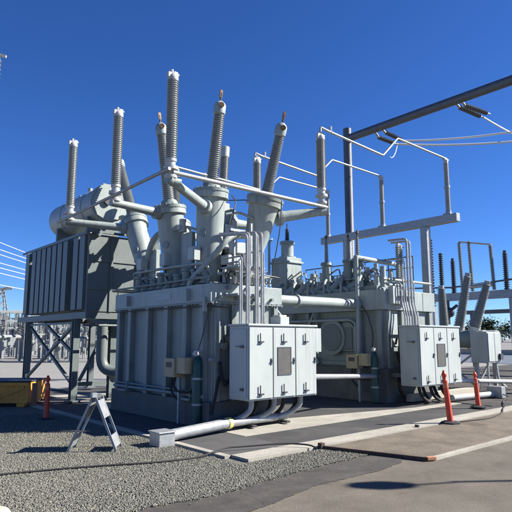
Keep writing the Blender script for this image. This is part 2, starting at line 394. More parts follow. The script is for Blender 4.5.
def arrester(parent, x, y, zb, zt, r=.115):
    """grey surge arrester column standing on the end of its arm"""
    b = part('surge_arrester', MB().tinsul((x, y, zb), (x, y, zt-.2), r*.8, r, r*.8, r, 36, 18), 'porc', parent)
    part('base_fitting', MB().lathe((x, y, zb-.42), (x, y, zb), [(0, .10), (.08, .13), (.2, .13), (.22, .07), (.45, .07), (.47, .15), (.62, .15), (.64, .09), (.85, .09), (.87, r*.95), (1, r*.95)], 16), 'white', b)
    part('cap', MB().lathe((x, y, zt-.2), (x, y, zt-.05), [(0, r*.9), (.2, r*.95), (.6, r*.9), (1, r*.45)], 14).cyl((x-.11, y-.02, zt-.1), (x+.12, y-.02, zt-.06), .03, n=8)
         .cyl((x-.03, y, zt-.06), (x-.03, y, zt+.02), .035, n=8).box(x+.02, y-.02, zt-.08, x+.1, y+.02, zt+.0).box(x-.13, y-.05, zt-.16, x-.06, y+.03, zt-.06), 'white', b)
    return b
def arm(parent, p0, p1, r0, r1):
    p0, p1 = V(p0), V(p1); d = (p1-p0).normalized()
    m = MB().cyl(p0, p1, r0, r1, 16).cyl(p0-d*.02, p0+d*.1, r0*1.5, n=16).cyl(p1-d*.06, p1+d*.1, r1*1.15, n=16)
    return part('support_arm', m, 'paint', parent)

# ------------------------------------------------------------------ first transformer
T2 = thing('power_transformer', 'second grey power transformer behind the first, low top crowded with pipes and no tall bushings', 'transformer', (13.7, 11.7, 0), 'transformers in a row')
T1 = thing('power_transformer', 'large pale grey power transformer nearest the camera, tall ribbed bushings fanned out on top', 'transformer', (7.4, 10.9, 0), 'transformers in a row')
x0, x1, y0, y1 = 6.52, 8.28, 8.9, 12.9
tk = part('tank', MB().box(x0, y0, .12, x1, y1, 2.5), 'tank', T1, bev=.012)
for yy in (9.12, 9.75, 10.5, 11.35, 12.2, 12.78):
    part('stiffener', MB().box(x0-.13, yy-.075, .42, x0-.001, yy+.075, 2.48), 'tank', tk, bev=.008)
for xx in (6.6, 7.02, 7.75, 8.2):
    part('stiffener', MB().box(xx-.06, y0-.075, .5, xx+.06, y0-.001, 2.48), 'tank', tk, bev=.008)
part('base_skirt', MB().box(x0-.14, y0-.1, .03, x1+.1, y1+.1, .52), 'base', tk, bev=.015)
part('drain_pipe', MB().tube([(6.36, 9.0, .62), (6.36, 12.8, .62)], .035, 10).tube([(6.36, 9.1, .7), (6.36, 12.8, .7)], .02, 8), 'paint2', tk)
for yy in (9.3, 12.0): part('jacking_pad', MB().box(6.24, yy, .522, x0, yy+.4, .57).box(6.3, yy+.05, .5701, x0-.001, yy+.09, .75), 'paint2', tk, bev=.006)
# lid beam ring
lb = part('lid_beam', MB().box(6.40, 8.82, 2.5, 8.38, 9.08, 2.875).box(6.40, 9.08, 2.5, 6.62, 13.0, 2.875).box(8.16, 9.08, 2.5, 8.38, 13.0, 2.875).box(6.62, 12.8, 2.5, 8.16, 13.0, 2.875), 'paint', T1, bev=.012)
fl = MB().box(6.385, 8.805, 2.47, 8.39, 8.95, 2.498).box(6.385, 8.95, 2.47, 6.55, 13.0, 2.498)
for k in range(30): fl.cyl((6.41, 8.95+k*.137, 2.44), (6.41, 8.95+k*.137, 2.515), .017, n=6)
for k in range(14): fl.cyl((6.46+k*.146, 8.812, 2.44), (6.46+k*.146, 8.812, 2.515), .017, n=6)
part('flange_strip', fl, 'paint2', T1)
part('nameplate', MB().box(6.388, 10.3, 2.62, 6.399, 10.9, 2.76), 'galv', lb)
pieces('lifting_lug', MB().box(6.30, 9.55, 2.55, 6.399, 9.62, 2.8).box(6.30, 12.2, 2.55, 6.399, 12.27, 2.8).box(6.34, 8.95, 2.3, 6.42, 9.02, 2.6), 'paint', lb, bev=.005)
part('lid', MB().box(6.62, 9.08, 2.6, 8.16, 12.8, 2.87).box(6.7, 9.15, 2.87, 8.1, 12.7, 2.93), 'paint2', T1, bev=.008)
# six bushings: left row, right row
bushing(T1, (7.0, 12.15, 2.93), (7.0, 13.25, 4.92), (6.95, 14.28, 7.0), .25, .30)
bushing(T1, (7.0, 11.05, 2.93), (6.80, 11.1, 4.86), (6.47, 11.1, 7.0), .275, .325)
bushing(T1, (7.05, 9.80, 2.93), (7.0, 9.68, 5.02), (7.0, 9.36, 7.12), .29, .33)
bushing(T1, (8.3-.22, 9.72, 2.93), (8.3, 9.30, 4.98), (8.3, 8.68, 6.74), .23, .36)
bushing(T1, (8.0, 11.05, 2.93), (8.38, 11.1, 5.0), (8.48, 11.1, 6.88), .27, .33, cap='white', ri=(.125, .115))
bushing(T1, (7.95, 12.2, 2.93), (8.16, 12.9, 4.9), (8.36, 13.4, 6.8), .27, .33, cap='white', ri=(.125, .115))
# arresters on their arms
AX = 5.36
for yy, tgt in ((8.75, (6.72, 9.5, 4.62)), (11.1, (6.48, 11.1, 4.74)), (13.72, (6.72, 13.25, 4.74))):
    arrester(T1, AX, yy, 5.22, 7.05)
    arm(T1, tgt, (AX, yy, 4.80), .11, .085)
    part('elbow', MB().tube([(AX+.2, yy, 4.795), (AX, yy, 4.79), (AX, yy, 4.9)], .088, 12, .08), 'paint', T1)
for yy, tgt in ((8.72, (8.62, 9.22, 4.62)), (11.14, (8.68, 11.1, 4.8)), (13.6, (8.45, 13.1, 4.75))):
    arrester(T1, 9.65, yy, 5.42, 6.87, .118)
    arm(T1, tgt, (9.65, yy, 4.84), .14, .10)
part('ground_bar', MB().cyl((AX-.12, 8.6, 4.97), (AX-.12, 14.2, 4.84), .035, n=8), 'galv', T1)
part('cross_bar', MB().cyl((4.9+.45, 8.66, 4.93), (9.72, 8.62, 4.93), .045, n=10), 'alu', T1)
part('cross_bar', MB().cyl((6.9, 10.95, 5.92), (9.6, 10.98, 5.85), .03, n=8), 'alu', T1)
# lid clutter: current-transformer stubs, panels, pipes
for k in range(9):
    yy = 9.45+k*.36
    pieces('lid_stub', MB().lathe((6.72, yy, 2.93), (6.72, yy, 3.22+.05*(k % 3)), [(0, .15), (.12, .15), (.14, .11), (.8, .11), (.82, .14), (1, .13)], 14), 'paint2', T1)
part('lid_rail', MB().tube([(6.46, 8.95, 3.02), (6.46, 13.1, 3.02)], .022, 8).cyl((6.46, 9.0, 2.87), (6.46, 9.0, 3.03), .014).cyl((6.46, 10.3, 2.87), (6.46, 10.3, 3.03), .014).cyl((6.46, 11.7, 2.87), (6.46, 11.7, 3.03), .014).cyl((6.46, 13.0, 2.87), (6.46, 13.0, 3.03), .014), 'paint2', T1)
part('vent_panel', MB().box(6.84, 10.18, 3.2, 6.94, 10.62, 4.2), 'paint', T1, bev=.01)
part('vent_panel', MB().box(6.78, 11.66, 3.0, 6.9, 12.0, 3.95), 'paint', T1, bev=.01)
part('oil_pipe', MB().tube([(6.5, 9.75, 2.75), (6.5, 9.72, 2.98), (6.78, 9.05, 3.62), (6.86, 8.98, 3.78), (7.05, 8.98, 3.93), (7.55, 8.98, 4.0)], .065, 12, .12), 'paint', T1)
part('oil_pipe', MB().tube([(7.0, 13.0, 3.1), (6.8, 12.2, 3.5), (6.75, 11.75, 4.25), (7.1, 11.6, 4.5)], .1, 12, .3), 'paint', T1)
part('terminal_box', MB().box(7.24, 9.02, 3.60, 7.48, 9.3, 3.84), 'cab', T1, bev=.008)
part('terminal_box', MB().box(6.97, 8.98, 3.35, 7.18, 9.25, 3.53).box(7.185, 8.98, 3.35, 7.36, 9.25, 3.52), 'cab', T1, bev=.008)
part('terminal_box', MB().box(7.35, 9.6, 3.55, 7.62, 9.9, 4.35).box(7.64, 9.7, 3.9, 7.78, 9.85, 4.5), 'cab', T1, bev=.01)
part('equipment_box', MB().box(7.2, 9.3, 2.93, 8.0, 10.2, 3.3).box(7.3, 9.35, 3.3, 7.9, 9.95, 3.75), 'dark', T1, bev=.01)
part('walkway_beam', MB().box(6.75, 8.95, 3.08, 8.2, 9.05, 3.14).box(7.0, 9.02, 2.93, 7.05, 9.07, 3.35).box(7.9, 9.02, 2.93, 7.95, 9.07, 3.35), 'paint', T1)
for i, (xx, zt) in enumerate(((6.79, 3.3), (6.86, 3.42), (6.97, 3.88), (7.05, 3.93), (7.21, 3.96), (7.29, 3.94), (7.37, 3.97), (7.45, 3.6))):
    yb = 8.36 + .03*(i % 2)
    part('conduit', MB().tube([(xx, yb, 2.04), (xx, yb, zt), (xx-(.3 if i in (2, 3) else .0), yb+.62, zt+(.02 if i in (2, 3) else 0))], (.026 if i in (2, 3, 4, 6) else .018), 8, .1), 'galv', T1)
pieces('conduit_clamp', MB().box(6.75, 8.40, 2.62, 7.5, 8.82, 2.66).box(6.75, 8.40, 3.2, 7.5, 8.95, 3.23), 'galv', T1)
# small valves and cables across the lid edge and the front
vm = MB()
for k in range(16):
    xx = 6.85+random.random()*1.4; yy = 8.95+random.random()*.3; zz = 2.93
    vm.cyl((xx, yy, zz), (xx, yy, zz+.1+.22*random.random()), .02+.03*random.random(), n=10)
pieces('valve', vm, 'white', T1)
hz = MB()
for k in range(9):
    a = V((6.55+random.random()*1.2, 8.8, 2.9)); b = a+V((.2+.6*random.random(), .3*random.random(), .1+.5*random.random())); c = b + V((.3*random.random(), .4, -.2*random.random()))
    hz.tube([a, a+V((0, .05, .25)), b, c], .012, 6, .15)
pieces('control_cable', hz, 'dark', T1)
pieces('drop_cable', MB().tube([(7.3, 9.3, 4.95), (7.28, 9.1, 4.75), (7.12, 9.0, 4.5), (7.0, 9.0, 4.25), (7.02, 9.02, 4.05), (7.2, 9.05, 3.9)], .013, 6, .12).tube([(8.35, 8.78, 4.9), (8.35, 8.82, 4.3), (8.25, 9.0, 3.2)], .014, 6, .2).tube([(7.6, 9.9, 5.0), (8.1, 9.5, 5.02), (8.15, 9.6, 4.2), (8.05, 9.5, 3.2)], .012, 6, .2), 'dark', T1)
# stair-stepped ladder of small fittings on the tank front (hoses in the shade below the beam)
pieces('cooling_hose', MB().tube([(6.95, 8.84, 1.6), (6.95, 8.7, 1.25), (6.75, 8.65, .85), (6.6, 8.7, .95), (6.62, 8.78, 1.3)], .035, 8, .2).tube([(6.62, 8.8, 1.0), (6.45, 8.7, .6), (6.4, 8.75, .3)], .03, 8, .2), 'rubber', T1)
pieces('gauge', MB().cyl((6.72, 8.84, 1.60), (6.72, 8.76, 1.60), .065, n=16).cyl((6.98, 8.84, 1.9), (6.98, 8.78, 1.9), .045, n=12).cyl((6.47, 8.9, 1.34), (6.47, 8.8, 1.34), .05, n=12), 'galv', T1)

rnd = random.Random(5)
for (bx, by) in ((6.70, 11.0), (6.66, 9.75), (6.7, 12.1)):
    part('ct_box', MB().box(bx-.13, by-.13, 3.45, bx+.03, by+.13, 3.75).box(bx-.145, by-.11, 3.47, bx-.131, by+.11, 3.73), 'cab', T1, bev=.006)
    part('flex_hose', MB().tube([(bx-.05, by, 3.45), (bx-.08, by-.1, 3.2), (bx-.15, by-.3, 3.06), (6.5, by-.6, 3.05)], .022, 8, .15), 'dark', T1)
part('equalising_pipe', MB().tube([(6.78, 9.3, 3.1), (6.6, 9.3, 3.35), (6.58, 10.5, 3.38), (6.58, 12.4, 3.4), (6.75, 12.6, 3.1)], .035, 10, .12), 'paint', T1)
part('equalising_pipe', MB().tube([(7.3, 9.5, 4.55), (7.6, 9.4, 4.62), (7.95, 9.3, 4.5)], .03, 10, .1), 'paint', T1)
part('equalising_pipe', MB().tube([(6.9, 10.0, 4.2), (6.8, 10.4, 4.35), (6.75, 10.8, 4.3)], .03, 10, .1), 'paint', T1)
part('relay', MB().cyl((6.75, 10.42, 4.2), (6.75, 10.42, 4.5), .09, n=16).cyl((6.75, 10.42, 4.3), (6.62, 10.42, 4.3), .06, n=14), 'white', T1)
part('cable_tray', MB().box(7.0, 8.94, 4.05, 7.4, 9.02, 4.1).box(7.1, 8.95, 3.0, 7.14, 9.0, 4.05).box(7.62, 9.0, 2.93, 7.66, 9.06, 4.3), 'galv', T1)
part('white_panel', MB().box(7.46, 9.95, 4.15, 7.75, 10.02, 4.95), 'cab', T1, bev=.008)
part('side_cabinet', MB().box(7.62, 9.98, 4.3, 7.92, 10.2, 4.85), 'paint', T1, bev=.02)
for k in range(7):
    xx = 6.6+.24*k
    part('front_fitting', MB().cyl((xx, 8.82, 2.6+.2*(k % 2)), (xx, 8.74, 2.6+.2*(k % 2)), .035+.012*(k % 3), n=12), 'paint2', T1)
part('beam_cable', MB().tube([(6.38, 12.9, 2.43), (6.38, 9.0, 2.41), (6.5, 8.8, 2.4), (6.9, 8.8, 2.38), (6.92, 8.82, 1.9)], .014, 6, .08), 'dark', T1)
# more on the second one: side pipework, brackets and boxes on its shaded wall
part('side_pipe', MB().tube([(12.42, 14.0, 2.3), (12.42, 10.2, 2.3), (12.42, 10.0, 2.2), (12.42, 10.0, .9)], .045, 10, .1), 'paint', T2)
part('side_pipe', MB().tube([(12.4, 13.9, 1.15), (12.4, 11.6, 1.15), (12.4, 11.45, 1.0)], .07, 12, .1), 'paint', T2)
part('side_pipe', MB().tube([(12.45, 11.7, 2.5), (12.3, 11.9, 1.9), (12.45, 12.1, 1.3)], .04, 10, .1), 'paint', T2)
for yy in (11.55, 12.6, 13.6): part('gusset', MB().add([(12.6, yy, 2.55), (12.3, yy, 2.55), (12.6, yy, 1.9), (12.6, yy+.04, 2.55), (12.3, yy+.04, 2.55), (12.6, yy+.04, 1.9)], [(0, 1, 2), (5, 4, 3), (0, 3, 4, 1), (1, 4, 5, 2), (2, 5, 3, 0)]), 'paint', T2)
part('side_box', MB().box(12.3, 12.15, 1.5, 12.5, 12.55, 2.0), 'cab', T2, bev=.01)
part('side_beam', MB().box(12.5, 9.4, 1.0, 12.62, 14.2, 1.1), 'paint2', T2)
part('side_cable', MB().tube([(12.46, 10.0, 2.9), (12.44, 9.6, 2.5), (12.44, 9.4, 1.9), (12.3, 9.35, 1.5)], .018, 6, .2), 'dark', T2)
part('second_beam', MB().box(12.6, 9.35, 3.131, 12.8, 14.1, 3.26), 'paint2', T2, bev=.008)
for k in range(9):
    yy = 9.6+k*.5
    part('valve_stub', MB().lathe((12.9, yy, 3.2), (12.9, yy, 3.62+.12*(k % 3)), [(0, .10), (.1, .10), (.12, .06), (.8, .06), (.82, .10), (1, .09)], 12), 'white' if k % 3 == 0 else 'paint', T2)

cab1 = cabinet(6.65, 8.50, 7.93, 8.51, .60, 2.0, 'white three-door control cabinet on the nearest transformer, left of the other white cabinets', 'control cabinets', True)
solo('utility_box', MB().box(7.6, 8.05, 2.045, 7.85, 8.35, 2.2).box(7.62, 8.1, 2.2, 7.83, 8.3, 2.24), 'cab', 'small white box on the roof plate of the nearest control cabinet', 'box', (7.72, 8.2, 2.045), bev=.008)
# cables under the cabinet, silver conduit to the grey box
cm = MB()
for xx in (6.95, 7.55, 8.3):
    cm.tube([(xx, 8.2, .6), (xx, 8.2, .38), (xx-.22, 8.34, .22), (xx-.62, 8.36, .16)], .055, 10, .25)
SC = thing('conduit_run', 'fat silver conduit running from under the nearest cabinet to the grey ground box', 'conduit', (6.6, 8.3, .06))
part('pipe', MB().cyl((5.05, 8.08, .15), (6.42, 8.27, .19), .095, n=18).cyl((6.42, 8.27, .19), (8.1, 8.42, .17), .075, n=18), 'galv', SC)
pieces('riser', cm, 'galv', SC)
part('coupling', MB().cyl((6.40, 8.266, .19), (6.5, 8.285, .19), .105, n=18), 'yellow', SC)
part('second_pipe', MB().cyl((5.07, 8.18, .12), (8.0, 8.62, .14), .055, n=12), 'galv', SC)
pieces('support_block', MB().box(7.0, 8.2, .061, 7.1, 8.6, .1).box(7.9, 8.2, .061, 8.0, 8.6, .1), 'dark', SC)
black = MB()
for k in range(5):
    xx = 6.85+.36*k
    black.tube([(xx, 8.3, .62), (xx-.02, 8.33, .35), (xx-.16, 8.5, .16), (xx-.05, 8.9, .1)], .04, 8, .2)
solo('cable_bundle', black, 'rubber', 'black cables hanging in curves under the nearest white control cabinet', 'cables', (7.5, 8.4, .06))
solo('pull_box', MB().box(4.76, 7.92, .0, 5.06, 8.24, .22).box(4.74, 7.90, .22, 5.08, 8.26, .245), 'galv', 'low grey metal box on the gravel at the end of the silver conduit', 'box', (5, 8.04, 0), bev=.008)

# tan box and gas cylinder by the corner of a transformer
def tan_box(x, y, z, label, post=True):
    t = thing('instrument_box', label, 'box', (x, y, 0), 'tan instrument boxes')
    b = part('body', MB().box(x-.17, y-.30, z, x+.1, y+.08, z+.38), 'tan', t, bev=.01)
    part('side_unit', MB().box(x-.12, y-.62, z+.08, x+.1, y-.31, z+.4), 'tan', t, bev=.01)
    part('window', MB().box(x-.182, y-.22, z+.2, x-.171, y-.02, z+.3), 'dark', b)
    part('post', MB().box(x, y-.25, .06, x+.06, y-.19, z), 'galv', t)
    pieces('hose', MB().tube([(x, y-.1, z), (x-.02, y-.05, z-.25), (x+.05, y-.4, z-.32), (x+.15, y-.7, z-.2)], .028, 8, .15).tube([(x, y, z), (x-.02, y+.04, z-.3), (x+.1, y-.1, z-.5)], .022, 8, .12), 'rubber', t)
    return t
tan_box(6.2, 9.85, .98, 'tan instrument box fixed beside the green gas cylinder at the nearest transformer')
def gas_cyl(x, y, label):
    t = thing('gas_cylinder', label, 'gas cylinder', (x, y, .06), 'dark green gas cylinders')
    part('body', MB().lathe((x, y, .06), (x, y, 1.42), [(0, .085), (.01, .105), (.86, .105), (.92, .09), (.97, .06), (1, .04)], 20), 'green', t)
    pieces('valve', MB().cyl((x, y, 1.42), (x, y, 1.52), .03, n=10).cyl((x-.06, y, 1.5), (x+.06, y, 1.5), .025, n=10).lathe((x-.09, y-.02, 1.46), (x-.09, y-.1, 1.46), [(0, .05), (1, .05)], 12), 'white', t)
    pieces('strap', MB().lathe((x, y, .95), (x, y, .99), [(0, .109), (1, .109)], 20).lathe((x, y, .45), (x, y, .49), [(0, .109), (1, .109)], 20), 'galv', t)
    return t
gas_cyl(6.32, 9.12, 'dark green gas cylinder standing at the corner of the nearest transformer')
part('gas_hose', MB().tube([(6.32, 9.12, 1.5), (6.36, 9.05, 1.75), (6.42, 8.95, 2.2), (6.44, 8.9, 2.48)], .012, 6, .2), 'dark', T1)

# ------------------------------------------------------------------ radiators, frame and conservator
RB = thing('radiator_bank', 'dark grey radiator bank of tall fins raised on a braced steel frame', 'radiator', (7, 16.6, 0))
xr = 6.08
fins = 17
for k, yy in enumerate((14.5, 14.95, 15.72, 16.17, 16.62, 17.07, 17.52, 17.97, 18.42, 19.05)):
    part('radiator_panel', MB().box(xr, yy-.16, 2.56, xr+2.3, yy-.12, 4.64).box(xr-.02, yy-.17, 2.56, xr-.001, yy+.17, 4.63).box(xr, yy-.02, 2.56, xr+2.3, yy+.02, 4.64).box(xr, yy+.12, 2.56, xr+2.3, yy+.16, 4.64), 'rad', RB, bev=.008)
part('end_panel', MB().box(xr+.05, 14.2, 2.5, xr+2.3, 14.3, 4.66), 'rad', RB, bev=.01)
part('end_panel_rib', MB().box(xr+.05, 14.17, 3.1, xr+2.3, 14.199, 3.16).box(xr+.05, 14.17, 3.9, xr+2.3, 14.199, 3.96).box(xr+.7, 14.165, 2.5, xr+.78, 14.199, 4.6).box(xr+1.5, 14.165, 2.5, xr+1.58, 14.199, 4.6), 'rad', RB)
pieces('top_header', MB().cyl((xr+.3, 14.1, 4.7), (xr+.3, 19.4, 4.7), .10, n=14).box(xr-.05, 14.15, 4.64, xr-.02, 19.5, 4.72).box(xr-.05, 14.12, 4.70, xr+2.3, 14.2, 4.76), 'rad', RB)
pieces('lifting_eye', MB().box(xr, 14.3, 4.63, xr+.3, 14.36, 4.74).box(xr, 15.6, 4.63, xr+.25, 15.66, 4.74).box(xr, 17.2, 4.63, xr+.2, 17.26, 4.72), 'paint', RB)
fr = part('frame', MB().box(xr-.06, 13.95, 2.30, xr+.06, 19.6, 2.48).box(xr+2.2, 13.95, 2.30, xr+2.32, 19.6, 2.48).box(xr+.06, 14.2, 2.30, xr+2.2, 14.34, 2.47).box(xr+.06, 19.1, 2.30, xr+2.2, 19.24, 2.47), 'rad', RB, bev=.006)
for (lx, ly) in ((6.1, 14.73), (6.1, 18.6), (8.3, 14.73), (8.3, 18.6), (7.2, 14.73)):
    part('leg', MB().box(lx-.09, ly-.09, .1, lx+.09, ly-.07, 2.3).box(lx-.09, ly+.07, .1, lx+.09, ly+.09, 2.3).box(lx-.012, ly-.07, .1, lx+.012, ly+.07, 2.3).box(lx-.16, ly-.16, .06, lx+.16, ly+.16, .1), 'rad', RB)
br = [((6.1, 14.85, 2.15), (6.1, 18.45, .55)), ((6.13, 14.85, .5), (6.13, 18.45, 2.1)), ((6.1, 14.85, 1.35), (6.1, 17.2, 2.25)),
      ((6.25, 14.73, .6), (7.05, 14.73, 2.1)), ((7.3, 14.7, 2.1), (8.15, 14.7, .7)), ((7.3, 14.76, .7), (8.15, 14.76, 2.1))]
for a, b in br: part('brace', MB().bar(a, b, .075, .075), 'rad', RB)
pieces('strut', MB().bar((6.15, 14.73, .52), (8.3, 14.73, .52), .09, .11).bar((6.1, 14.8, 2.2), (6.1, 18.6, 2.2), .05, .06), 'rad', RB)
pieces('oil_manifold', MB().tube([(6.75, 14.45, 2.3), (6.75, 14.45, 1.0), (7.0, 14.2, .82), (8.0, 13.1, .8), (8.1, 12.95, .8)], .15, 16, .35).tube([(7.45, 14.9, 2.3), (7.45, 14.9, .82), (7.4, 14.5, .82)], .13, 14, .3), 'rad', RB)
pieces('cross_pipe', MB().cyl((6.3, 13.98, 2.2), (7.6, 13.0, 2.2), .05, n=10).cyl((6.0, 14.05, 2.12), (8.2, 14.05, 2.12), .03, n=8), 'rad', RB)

CN = thing('oil_conservator', 'horizontal pale grey oil conservator drum above the radiator bank', 'conservator', (6.75, 16.3, 4.8))
cx, cz, cr = 6.85, 5.68, .56
part('drum', MB().lathe((cx, 14.55, cz), (cx, 18.1, cz), [(0, cr*1.06), (.02, cr*1.06), (.021, cr), (.94, cr), (.97, cr*.93), (.99, cr*.7), (1, cr*.3)], 40), 'paint', CN)
part('end_cover', MB().lathe((cx, 14.49, cz), (cx, 14.549, cz), [(0, cr*.98), (1, cr*.98)], 8), 'paint', CN, bev=.006)
pieces('cradle', MB().box(cx-.5, 14.9, 4.72, cx+.5, 15.02, 5.3).box(cx-.5, 17.2, 4.72, cx+.5, 17.32, 5.3), 'rad', CN)
pieces('gauge', MB().cyl((cx-.1, 14.48, cz+.05), (cx-.1, 14.40, cz+.05), .12, n=16), 'dark', CN)
part('vent_pipe', MB().tube([(cx+.3, 14.4, cz-.4), (cx+.3, 14.2, cz-.4), (cx+.3, 14.0, cz-.8), (cx+.2, 13.6, cz-1.1)], .07, 12, .15), 'paint', CN)
pieces('strap', MB().lathe((cx, 15.3, cz), (cx, 15.36, cz), [(0, cr*1.015), (1, cr*1.015)], 40).lathe((cx, 16.9, cz), (cx, 16.96, cz), [(0, cr*1.015), (1, cr*1.015)], 40), 'paint2', CN)
pieces('filler_cap', MB().cyl((cx-.2, 15.5, cz+.5), (cx-.2, 15.5, cz+.64), .07, n=12).cyl((cx-.1, 16.5, cz+.52), (cx-.1, 16.5, cz+.63), .05, n=12).box(cx-.15, 14.7, cz+.5, cx-.05, 14.8, cz+.64), 'paint', CN)

# ------------------------------------------------------------------ second transformer
X0, X1, Y0, Y1 = 12.62, 14.9, 9.12, 14.3
tk2 = part('tank', MB().box(X0, Y0, .12, X1, Y1, 2.56), 'tank', T2, bev=.012)
for yy in (9.25, 9.95, 12.0, 13.2, 14.2): part('stiffener', MB().box(X0-.13, yy-.08, .4, X0-.001, yy+.08, 2.55), 'tank', tk2, bev=.008)
for xx in (12.7, 13.35, 14.1, 14.8): part('stiffener', MB().box(xx-.07, Y0-.09, .5, xx+.07, Y0-.001, 2.55), 'tank', tk2, bev=.008)
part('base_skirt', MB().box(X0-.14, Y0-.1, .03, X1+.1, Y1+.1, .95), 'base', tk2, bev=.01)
part('lid_beam', MB().box(12.45, 9.0, 2.56, 15.02, 9.3, 3.13).box(12.45, 9.3, 2.56, 12.7, 14.4, 3.13).box(14.75, 9.3, 2.56, 15.02, 14.4, 3.13).box(12.7, 14.2, 2.56, 14.75, 14.4, 3.13), 'paint', T2, bev=.012)
part('beam_seam', MB().box(14.35, 8.992, 2.58, 14.38, 8.999, 3.11).box(13.2, 8.97, 2.7, 13.28, 8.999, 3.05), 'paint2', T2)
part('lid', MB().box(12.7, 9.3, 2.7, 14.75, 14.2, 3.12), 'paint2', T2, bev=.03)
dm = MB().add([(12.75, 9.35, 3.12), (14.7, 9.35, 3.12), (14.7, 14.1, 3.12), (12.75, 14.1, 3.12), (13.15, 9.9, 3.5), (14.35, 9.9, 3.5), (14.35, 13.6, 3.5), (13.15, 13.6, 3.5)], [(3, 2, 1, 0), (4, 5, 6, 7), (0, 1, 5, 4), (1, 2, 6, 5), (2, 3, 7, 6), (3, 0, 4, 7)])
part('lid_dome', dm, 'paint2', T2, bev=.03)
part('manway_ring', MB().lathe((X0-.001, 10.92, 1.8), (X0-.22, 10.92, 1.8), [(0, .42), (.6, .42), (.62, .52), (1, .52)], 36), 'paint2', tk2)
part('manway_cover', MB().lathe((X0-.221, 10.92, 1.8), (X0-.25, 10.92, 1.8), [(0, .40), (.9, .40), (1, .36)], 36), 'rad', tk2)
hatch = MB()
hp = [(10.68, 1.4), (10.68, 2.0)] + [(10.38+.3*math.cos(q), 2.0+.25*math.sin(q)) for q in [math.pi*k/8 for k in range(9)]] + [(10.08, 1.4)]
n_ = len(hp); hatch.add([(X0-.001, y, z) for y, z in hp]+[(X0-.16, y, z) for y, z in hp], [tuple(range(n_)), tuple(reversed(range(n_, 2*n_)))]+[(i, (i+1) % n_, n_+(i+1) % n_, n_+i) for i in range(n_)])
part('access_hatch', hatch, 'paint2', tk2, bev=.015)
part('hatch_cover', MB().box(X0-.19, 10.16, 1.45, X0-.161, 10.6, 2.08), 'rad', tk2, bev=.01)
part('riser_pipe', MB().tube([(12.28, 9.8, .3), (12.28, 9.8, 4.06), (12.4, 9.8, 4.12)], .055, 12, .08), 'paint', T2)
part('top_pipe', MB().tube([(12.3, 9.85, 4.1), (14.55, 10.0, 4.1), (14.62, 10.0, 3.95), (14.62, 10.0, 3.2)], .07, 12, .12), 'paint', T2)
# slanted pump housings along the left top edge
for k in range(6):
    yy = 10.3+k*.68
    m = MB().lathe((12.60, yy+.2, 3.15), (13.1, yy-.25, 3.72+.1*(k % 2)), [(0, .16), (.08, .16), (.09, .11), (.8, .11), (.81, .15), (.9, .15), (.91, .10), (1, .09)], 18)
    pp = part('stub_turret', m, 'paint', T2)
    part('branch_pipe', MB().tube([(12.9, yy-.05, 3.5), (12.75, yy-.3, 3.62), (12.5, yy-.4, 3.45), (12.47, yy-.42, 3.12)], .045, 10, .12), 'paint', pp)
# small bushings on the top
for (bx, by, zt) in ((12.85, 11.45, 4.95), (12.85, 10.55, 4.85), (12.85, 10.2, 4.92)):
    b = part('small_bushing', MB().lathe((bx, by, 3.5), (bx, by, 4.15), [(0, .2), (.1, .2), (.12, .15), (.85, .15), (.87, .2), (1, .18)], 18), 'paint2', T2)
    part('insulator', MB().tinsul((bx, by, 4.15), (bx, by, zt-.12), .05, .075, .04, .06, 12, 12), 'porc', b)
    part('terminal', MB().cyl((bx, by, zt-.12), (bx, by, zt+.1), .025, n=8).sphere((bx, by, zt+.02), .05), 'brass', b)
tt = part('turret_box', MB().box(12.75, 13.2, 3.12, 13.5, 13.95, 4.55).box(12.7, 13.15, 4.35, 13.55, 14.0, 4.42), 'paint', T2, bev=.01)
part('turret_neck', MB().lathe((13.1, 13.5, 4.55), (13.1, 13.5, 5.15), [(0, .3), (.08, .3), (.1, .22), (.8, .22), (.82, .27), (1, .25)], 20), 'paint', tt)
part('insulator', MB().tinsul((13.1, 13.5, 5.15), (13.1, 13.5, 5.6), .06, .09, .05, .07, 9, 12).cyl((13.1, 13.5, 5.6), (13.1, 13.5, 5.8), .02), 'porc_dark', tt)
part('vent_mast', MB().tube([(12.6, 13.9, 3.1), (12.6, 13.9, 5.15), (12.75, 13.9, 5.25)], .045, 8, .1), 'paint', T2)
# railing across the back of the lid
rl = MB()
for k in range(6): rl.cyl((14.55, 9.4+k*.92, 3.15), (14.55, 9.4+k*.92, 4.3), .02, n=6)
rl.cyl((14.55, 9.4, 4.3), (14.55, 14.0, 4.3), .02, n=6).cyl((14.55, 9.4, 3.95), (14.55, 14.0, 3.95), .02, n=6)
part('railing', rl, 'galv_dark', T2)
pieces('front_pipe', MB().tube([(12.5, 9.05, 3.42), (14.9, 9.05, 3.42)], .04, 10).tube([(12.6, 8.95, 3.25), (13.3, 8.95, 3.25), (13.4, 8.9, 2.8)], .04, 10, .1), 'paint', T2)
pieces('front_box', MB().box(12.62, 8.82, 2.72, 12.95, 8.998, 3.2).box(13.0, 8.85, 2.7, 13.15, 8.998, 3.0), 'cab', T2, bev=.008)
for i, (xx, zt) in enumerate(((12.86, 3.3), (12.97, 3.45), (13.08, 4.0), (13.22, 4.6), (13.36, 4.55), (13.48, 3.4))):
    part('conduit', MB().tube([(xx, 8.63, .8), (xx, 8.63, 2.4), (xx, 8.72, 2.75), (xx, 8.72, zt), (xx+.02, 9.35, zt+.03)], .032 if i in (3, 4) else .022, 8, .1), 'galv', T2)
part('conduit_clamp', MB().box(12.8, 8.74, 2.9, 13.55, 8.99, 2.94), 'galv', T2)
